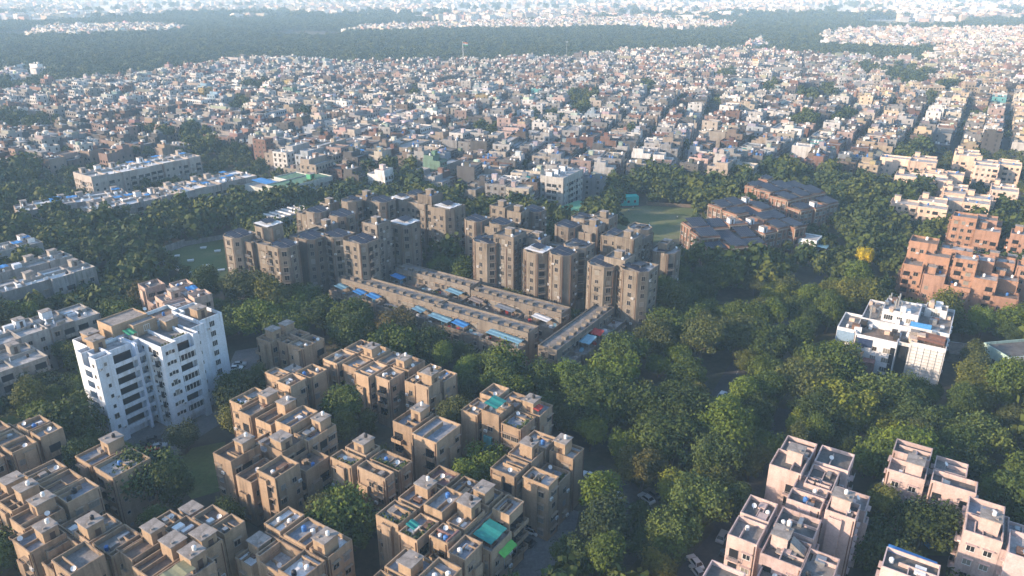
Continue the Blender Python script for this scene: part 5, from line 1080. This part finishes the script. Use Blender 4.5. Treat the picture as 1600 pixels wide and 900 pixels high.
# the rest of the town, too many to count, as one mass
mv, mf, mc, mi = [], [], [], []
def addq(pts, c, i=0):
    a = len(mv); mv.extend(pts); mf.append(tuple(range(a, a + len(pts)))); mc.append(c); mi.append(i)
def mass_house(x, y, ang, wd, dp, h, col, r, detail):
    ca, sa = math.cos(ang), math.sin(ang)
    def T_(p): return (x + p[0] * ca - p[1] * sa, y + p[0] * sa + p[1] * ca, p[2])
    def bx(x0, x1, y0, y1, z0, z1, c, rc=None):
        q = [(x0, y0), (x1, y0), (x1, y1), (x0, y1)]
        for i in range(4): j = (i + 1) % 4; addq([T_((*q[i], z0)), T_((*q[j], z0)), T_((*q[j], z1)), T_((*q[i], z1))], c)
        addq([T_((*k, z1)) for k in q], rc or c)
    rc = r.choice([(.24, .235, .23), (.30, .295, .295), (.21, .17, .15), (.40, .40, .41), (.17, .165, .165), (.13, .13, .13)])
    X, Y = wd / 2, dp / 2
    if detail:
        q = [(-X, -Y), (X, -Y), (X, Y), (-X, Y)]; q2 = [(-X + .22, -Y + .22), (X - .22, -Y + .22), (X - .22, Y - .22), (-X + .22, Y - .22)]
        for i in range(4):
            j = (i + 1) % 4; addq([T_((*q[i], 0)), T_((*q[j], 0)), T_((*q[j], h + .85)), T_((*q[i], h + .85))], col)
            addq([T_((*q[i], h + .85)), T_((*q[j], h + .85)), T_((*q2[j], h + .85)), T_((*q2[i], h + .85))], col); addq([T_((*q2[j], h)), T_((*q2[i], h)), T_((*q2[i], h + .85)), T_((*q2[j], h + .85))], col)
        addq([T_((*k, h)) for k in q2], rc)
    else: bx(-X, X, -Y, Y, 0, h, col, rc)
    if r.random() < .33: a = r.uniform(-Y + .4, 0); bx(-X + .1, X - .1, a, a + dp * .48, h, h + 2.8, tuple(c * r.uniform(.85, 1.1) for c in col), rc); zt = h + 2.8; ya, yb = a, a + dp * .48
    else: zt = h; ya, yb = -Y, Y
    if r.random() < .7: a, b_ = r.uniform(-X + 1.3, X - 1.3), r.uniform(ya + 1.3, max(ya + 1.4, yb - 1.3)); bx(a - 1.1, a + 1.1, b_ - 1.1, b_ + 1.1, zt, zt + 2.2, r.choice([tuple(c * r.uniform(.7, 1.1) for c in col), (.6, .59, .57), (.22, .12, .09), (.3, .29, .28)]))
    if detail:
        for _ in range(r.randrange(1, 4)):
            a, b_ = r.uniform(-X + .5, X - 1), r.uniform(ya + .5, yb - 1); k = r.choice([(.2, 2.0), (2.2, .2), (.9, .7), (1.4, .5)]); bx(a, min(X, a + k[0]), b_, min(Y, b_ + k[1]), zt, zt + r.uniform(.5, 1.5), r.choice([col, (.25, .25, .25), (.55, .54, .52), (.2, .12, .09), (.06, .06, .065)]))
    for _ in range(r.randrange(0, 5)):
        a, b_ = r.uniform(-X + .8, X - .8), r.uniform(ya + .7, yb - .7); bx(a - .55, a + .55, b_ - .55, b_ + .55, zt, zt + 1.4, r.choice([(.7, .7, .7), (.7, .7, .7), (.03, .03, .03), (.65, .65, .66)]))
    if detail:
        n = max(1, int(wd / 2.4))
        for sd_ in cam_sides(x, y, ang):
            nrm = ((0, -1), (1, 0), (0, 1), (-1, 0))[sd_]; tg = ((1, 0), (0, 1), (-1, 0), (0, -1))[sd_]; L_ = wd if sd_ in (0, 2) else dp; cx, cy = nrm[0] * (X + .03), nrm[1] * (Y + .03)
            nn = n if sd_ in (0, 2) else 2
            for k in range(int(h / FH)):
                z = k * FH + .95
                for i in range(nn):
                    s_ = (i + .5) / nn * L_ - L_ / 2; hw = .65 if nn != 2 else .5
                    addq([T_((cx + tg[0] * (s_ - hw), cy + tg[1] * (s_ - hw), z)), T_((cx + tg[0] * (s_ + hw), cy + tg[1] * (s_ + hw), z)), T_((cx + tg[0] * (s_ + hw), cy + tg[1] * (s_ + hw), z + 1.5)), T_((cx + tg[0] * (s_ - hw), cy + tg[1] * (s_ - hw), z + 1.5))], (.03, .03, .03), 1)
                if sd_ in (0, 2) and k and r.random() < .6:
                    for u0, u1, z0, z1 in ((.0, 1.0, k * FH - .14, k * FH + .8),): 
                        a0, a1 = -L_ / 2 + .2, L_ / 2 - .2; o0, o1 = nrm[0] * .95, nrm[1] * .95
                        bp = lambda s_, d_, z_: T_((nrm[0] * X + tg[0] * s_ + nrm[0] * d_, nrm[1] * Y + tg[1] * s_ + nrm[1] * d_, z_))
                        addq([bp(a0, .95, z0), bp(a1, .95, z0), bp(a1, .95, z1), bp(a0, .95, z1)], col); addq([bp(a0, .0, z0 + .14), bp(a0, .95, z0 + .14), bp(a1, .95, z0 + .14), bp(a1, .0, z0 + .14)], col)
for p in rest:
    x, y, ang, wd, dp, row, px, py = p; r = random.Random(int(x * 13 + y * 7)); nm, col, fl = spec(p, r); mass_house(x, y, ang, wd, dp, fl * FH, col, r, y < 900)
# house clusters beyond the wood belt
def town_noise(x, y):
    return math.sin(x * .0041 + 1.3) * math.sin(y * .0052 + .4) + .6 * math.sin(x * .0093 - y * .0071) + .4 * math.sin(x * .021 + y * .017)
FARTOWN = [[(1275, 76), (1290, 56), (1345, 50), (1450, 52), (1760, 44), (1760, 74), (1600, 70), (1460, 82), (1370, 82)], [(40, 58), (80, 47), (200, 43), (300, 47), (260, 55), (110, 62)], [(535, 56), (580, 47), (760, 38), (1000, 32), (1150, 42), (1130, 50), (1000, 46), (860, 50), (700, 51)], [(1160, 82), (1185, 70), (1205, 76), (1190, 84)], [(0, 130), (30, 112), (75, 118), (70, 132), (20, 140)], [(1440, 100), (1480, 76), (1760, 62), (1760, 80), (1560, 96)]]
FARTOWNW = [[tuple(P(*q)) for q in poly] for poly in FARTOWN]
far_tree = []
fr = random.Random(5)
for poly in FARTOWNW:
    xs = [p[0] for p in poly]; ys = [p[1] for p in poly]; ar = (max(xs) - min(xs)) * (max(ys) - min(ys))
    for _ in range(int(min(6000, ar / 190))):
        x, y = fr.uniform(min(xs), max(xs)), fr.uniform(min(ys), max(ys))
        if not inside(x, y, poly): continue
        if fr.random() < .14: far_tree.append((x, y, fr.uniform(5, 8))); continue
        nm, col = fr.choice(PAL_R[:6] + PAL_R[7:10]); mass_house(x, y, rad(65) + fr.uniform(-.1, .1), fr.uniform(7, 15), fr.uniform(9, 16), fr.uniform(8, 15), tuple(c * 1.1 for c in col), fr, False)  # wall colours brightened, painting some of the far haze's whiteness
y = 2300
while y < 9000:                 # the far city, thinning into the haze
    half = y * .74; n = int(70 + half * .05)
    for _ in range(n):
        x = fr.uniform(-half, half); yy = y + fr.uniform(0, 60)
        tn_ = town_noise(x, yy * .6)
        if tn_ > -.15: nm, col = fr.choice(PAL_R[:6] + PAL_R[7:10]); s_ = fr.uniform(.9, 2.2); mass_house(x, yy, fr.uniform(0, 3), 12 * s_, 14 * s_, fr.uniform(8, 20), col, fr, False)
        elif fr.random() < (.7 if yy < 2700 else .12): far_tree.append((x, yy, fr.uniform(9, 16)))
    y *= 1.02
me = bpy.data.meshes.new('distant_town'); me.from_pydata(mv, [], mf); me.materials.append(MASSW); me.materials.append(GLASS); me.polygons.foreach_set('material_index', mi)
at = me.attributes.new('Col', 'FLOAT_COLOR', 'FACE'); at.data.foreach_set('color', [k for c in mc for k in (*c, 1.0)]); me.update()
o = link('distant_town', me); tag(o, 'dense mass of small flat roofed houses filling the distance', 'town', None, 'stuff')
print('MASS', len(rest), 'faces', len(mf), 'ind', len(ind), 'trees', n_ind, len(cand))

# wood belt and everything leafy too far to count: one object, crowns instanced on its points
belt = []
CITYX = [tuple(P(*q)) for q in FARB]
for _ in range(60000):
    y = 560 + (2500 - 560) * fr.random() ** .8; x = fr.uniform(-.78, .78) * y
    px, py, f_ = proj(x, y)
    if inside(x, y, CITY):
        if in_park(px, py, 1.05): pass
        continue
    if y < 800 and px < 1400 and py > 170: continue
    if any(inside(x, y, p) for p in FARTOWNW): continue
    if (px - 1430) ** 2 / 80 ** 2 + (py - 36) ** 2 / 9 ** 2 < 1: continue
    if y > 1600 and town_noise(x, y * .6) > .5 and px < 1150: continue
    belt.append((x, y, fr.uniform(5, 9)))
cell = {}; pts = []
for x, y, h, r in far_pts: pts.append((x, y, h * .75 + r * .1, r))
for x, y, r in belt:
    if near_ok(x, y, r): put(x, y, r); pts.append((x, y, r * .9, r))
for _ in range(9000):           # leafy pockets inside the town
    x, y = fr.uniform(-700, 900), fr.uniform(380, 1250); px, py, f_ = proj(x, y)
    if inside(x, y, CITY) and in_park(px, py, 1.05) and -60 < px < 1660:
        r = fr.uniform(4.2, 6.8)
        if near_ok(x, y, r): put(x, y, r); pts.append((x, y, r * 1.75, r))
for x, y, ang, wd, dp, row, px, py in fr.sample(plots, 700):   # single trees in the lanes
    e = Vector((math.cos(ang), math.sin(ang))); q_ = Vector((x, y)) + Vector((-e.y, e.x)) * (dp / 2 + 1.6) * (1 if row % 2 else -1); r = fr.uniform(2.4, 4.2); pts.append((q_.x, q_.y, r * 2.0, r))
for x, y, r in far_tree: pts.append((x, y, r * .8, r))
me = bpy.data.meshes.new('woodland'); me.from_pydata([(p[0], p[1], p[2]) for p in pts], [], []); at = me.attributes.new('size', 'FLOAT', 'POINT'); at.data.foreach_set('value', [p[3] for p in pts])
wo = link('woodland', me); tag(wo, 'hazy belt of woods and leafy pockets beyond counting', 'woods', None, 'stuff')
ng = bpy.data.node_groups.new('woodland', 'GeometryNodeTree'); ng.interface.new_socket('Geometry', in_out='INPUT', socket_type='NodeSocketGeometry'); ng.interface.new_socket('Geometry', in_out='OUTPUT', socket_type='NodeSocketGeometry')
gi, go = ng.nodes.new('NodeGroupInput'), ng.nodes.new('NodeGroupOutput'); ip = ng.nodes.new('GeometryNodeInstanceOnPoints'); jn = ng.nodes.new('GeometryNodeJoinGeometry')
for c in FARC:
    po = bpy.data.objects.new('crown_shape', c); oi = ng.nodes.new('GeometryNodeObjectInfo'); oi.inputs['Object'].default_value = po; oi.inputs['As Instance'].default_value = True; ng.links.new(oi.outputs['Geometry'], jn.inputs[0])
ip.inputs['Pick Instance'].default_value = True
ra = ng.nodes.new('GeometryNodeInputNamedAttribute'); ra.data_type = 'FLOAT'; ra.inputs['Name'].default_value = 'size'; rv = ng.nodes.new('FunctionNodeRandomValue'); rv.data_type = 'FLOAT_VECTOR'; rv.inputs[0].default_value = (0, 0, 0); rv.inputs[1].default_value = (.2, .2, 6.28)
ng.links.new(gi.outputs[0], ip.inputs['Points']); ng.links.new(jn.outputs[0], ip.inputs['Instance']); ng.links.new(rv.outputs[0], ip.inputs['Rotation']); ng.links.new(ra.outputs[0], ip.inputs['Scale']); ng.links.new(ip.outputs[0], go.inputs[0])
wo.modifiers.new('woods', 'NODES').node_group = ng
print('WOOD', len(pts))
pf = plain('pale far field', (.22, .21, .13), .95)
flatpx('field', [(1350, 44), (1400, 30), (1490, 27), (1520, 33), (1470, 45), (1390, 50)], .1, pf, tree=True)
flat('town_ground', [p for p in CITY], .004, CITYG, tree=True)

# ------------------------------------------------------------------ air
m = MB(); m.box(-20100, 20100, -3100, 24100, -1, 116); hz = link('haze', m.mesh('haze', []), None); hz['kind'] = 'stuff'
hm_ = bpy.data.materials.new('haze'); hm_.use_nodes = True; nt = hm_.node_tree; nt.nodes.clear(); out = nt.nodes.new('ShaderNodeOutputMaterial'); pv = nt.nodes.new('ShaderNodeVolumePrincipled')
pv.inputs['Color'].default_value = (.47, .73, 1.0, 1); pv.inputs['Density'].default_value = .00026; pv.inputs['Anisotropy'].default_value = .0; pv.inputs['Absorption Color'].default_value = (1, 1, 1, 1); pv.inputs['Density Attribute'].default_value = ''
nt.links.new(pv.outputs[0], out.inputs['Volume']); hz.data.materials.append(hm_)

# ------------------------------------------------------------------ labels that single each thing out
ORD = ['', 'second', 'third', 'fourth', 'fifth', 'sixth', 'seventh', 'eighth', 'ninth', 'tenth', 'eleventh', 'twelfth']
groups = {}
for o, base, x, y in LABELLED: groups.setdefault(base, []).append((o, x, y))
for base, g_ in groups.items():
    if len(g_) == 1: g_[0][0]['label'] = base; continue
    g_.sort(key=lambda k: proj(k[1], k[2])[0])
    for i, (o, x, y) in enumerate(g_):
        base = base.replace('farthest tower', 'farthest tower')
        o['label'] = base + (', leftmost such' if i == 0 else ', rightmost such' if i == len(g_) - 1 else f', {ORD[min(i, 11)]} from left')
for o, base, x, y in LABELLED:
    if len(o['label'].split()) > 16: o['label'] = o['label'].replace(' the ', ' ')
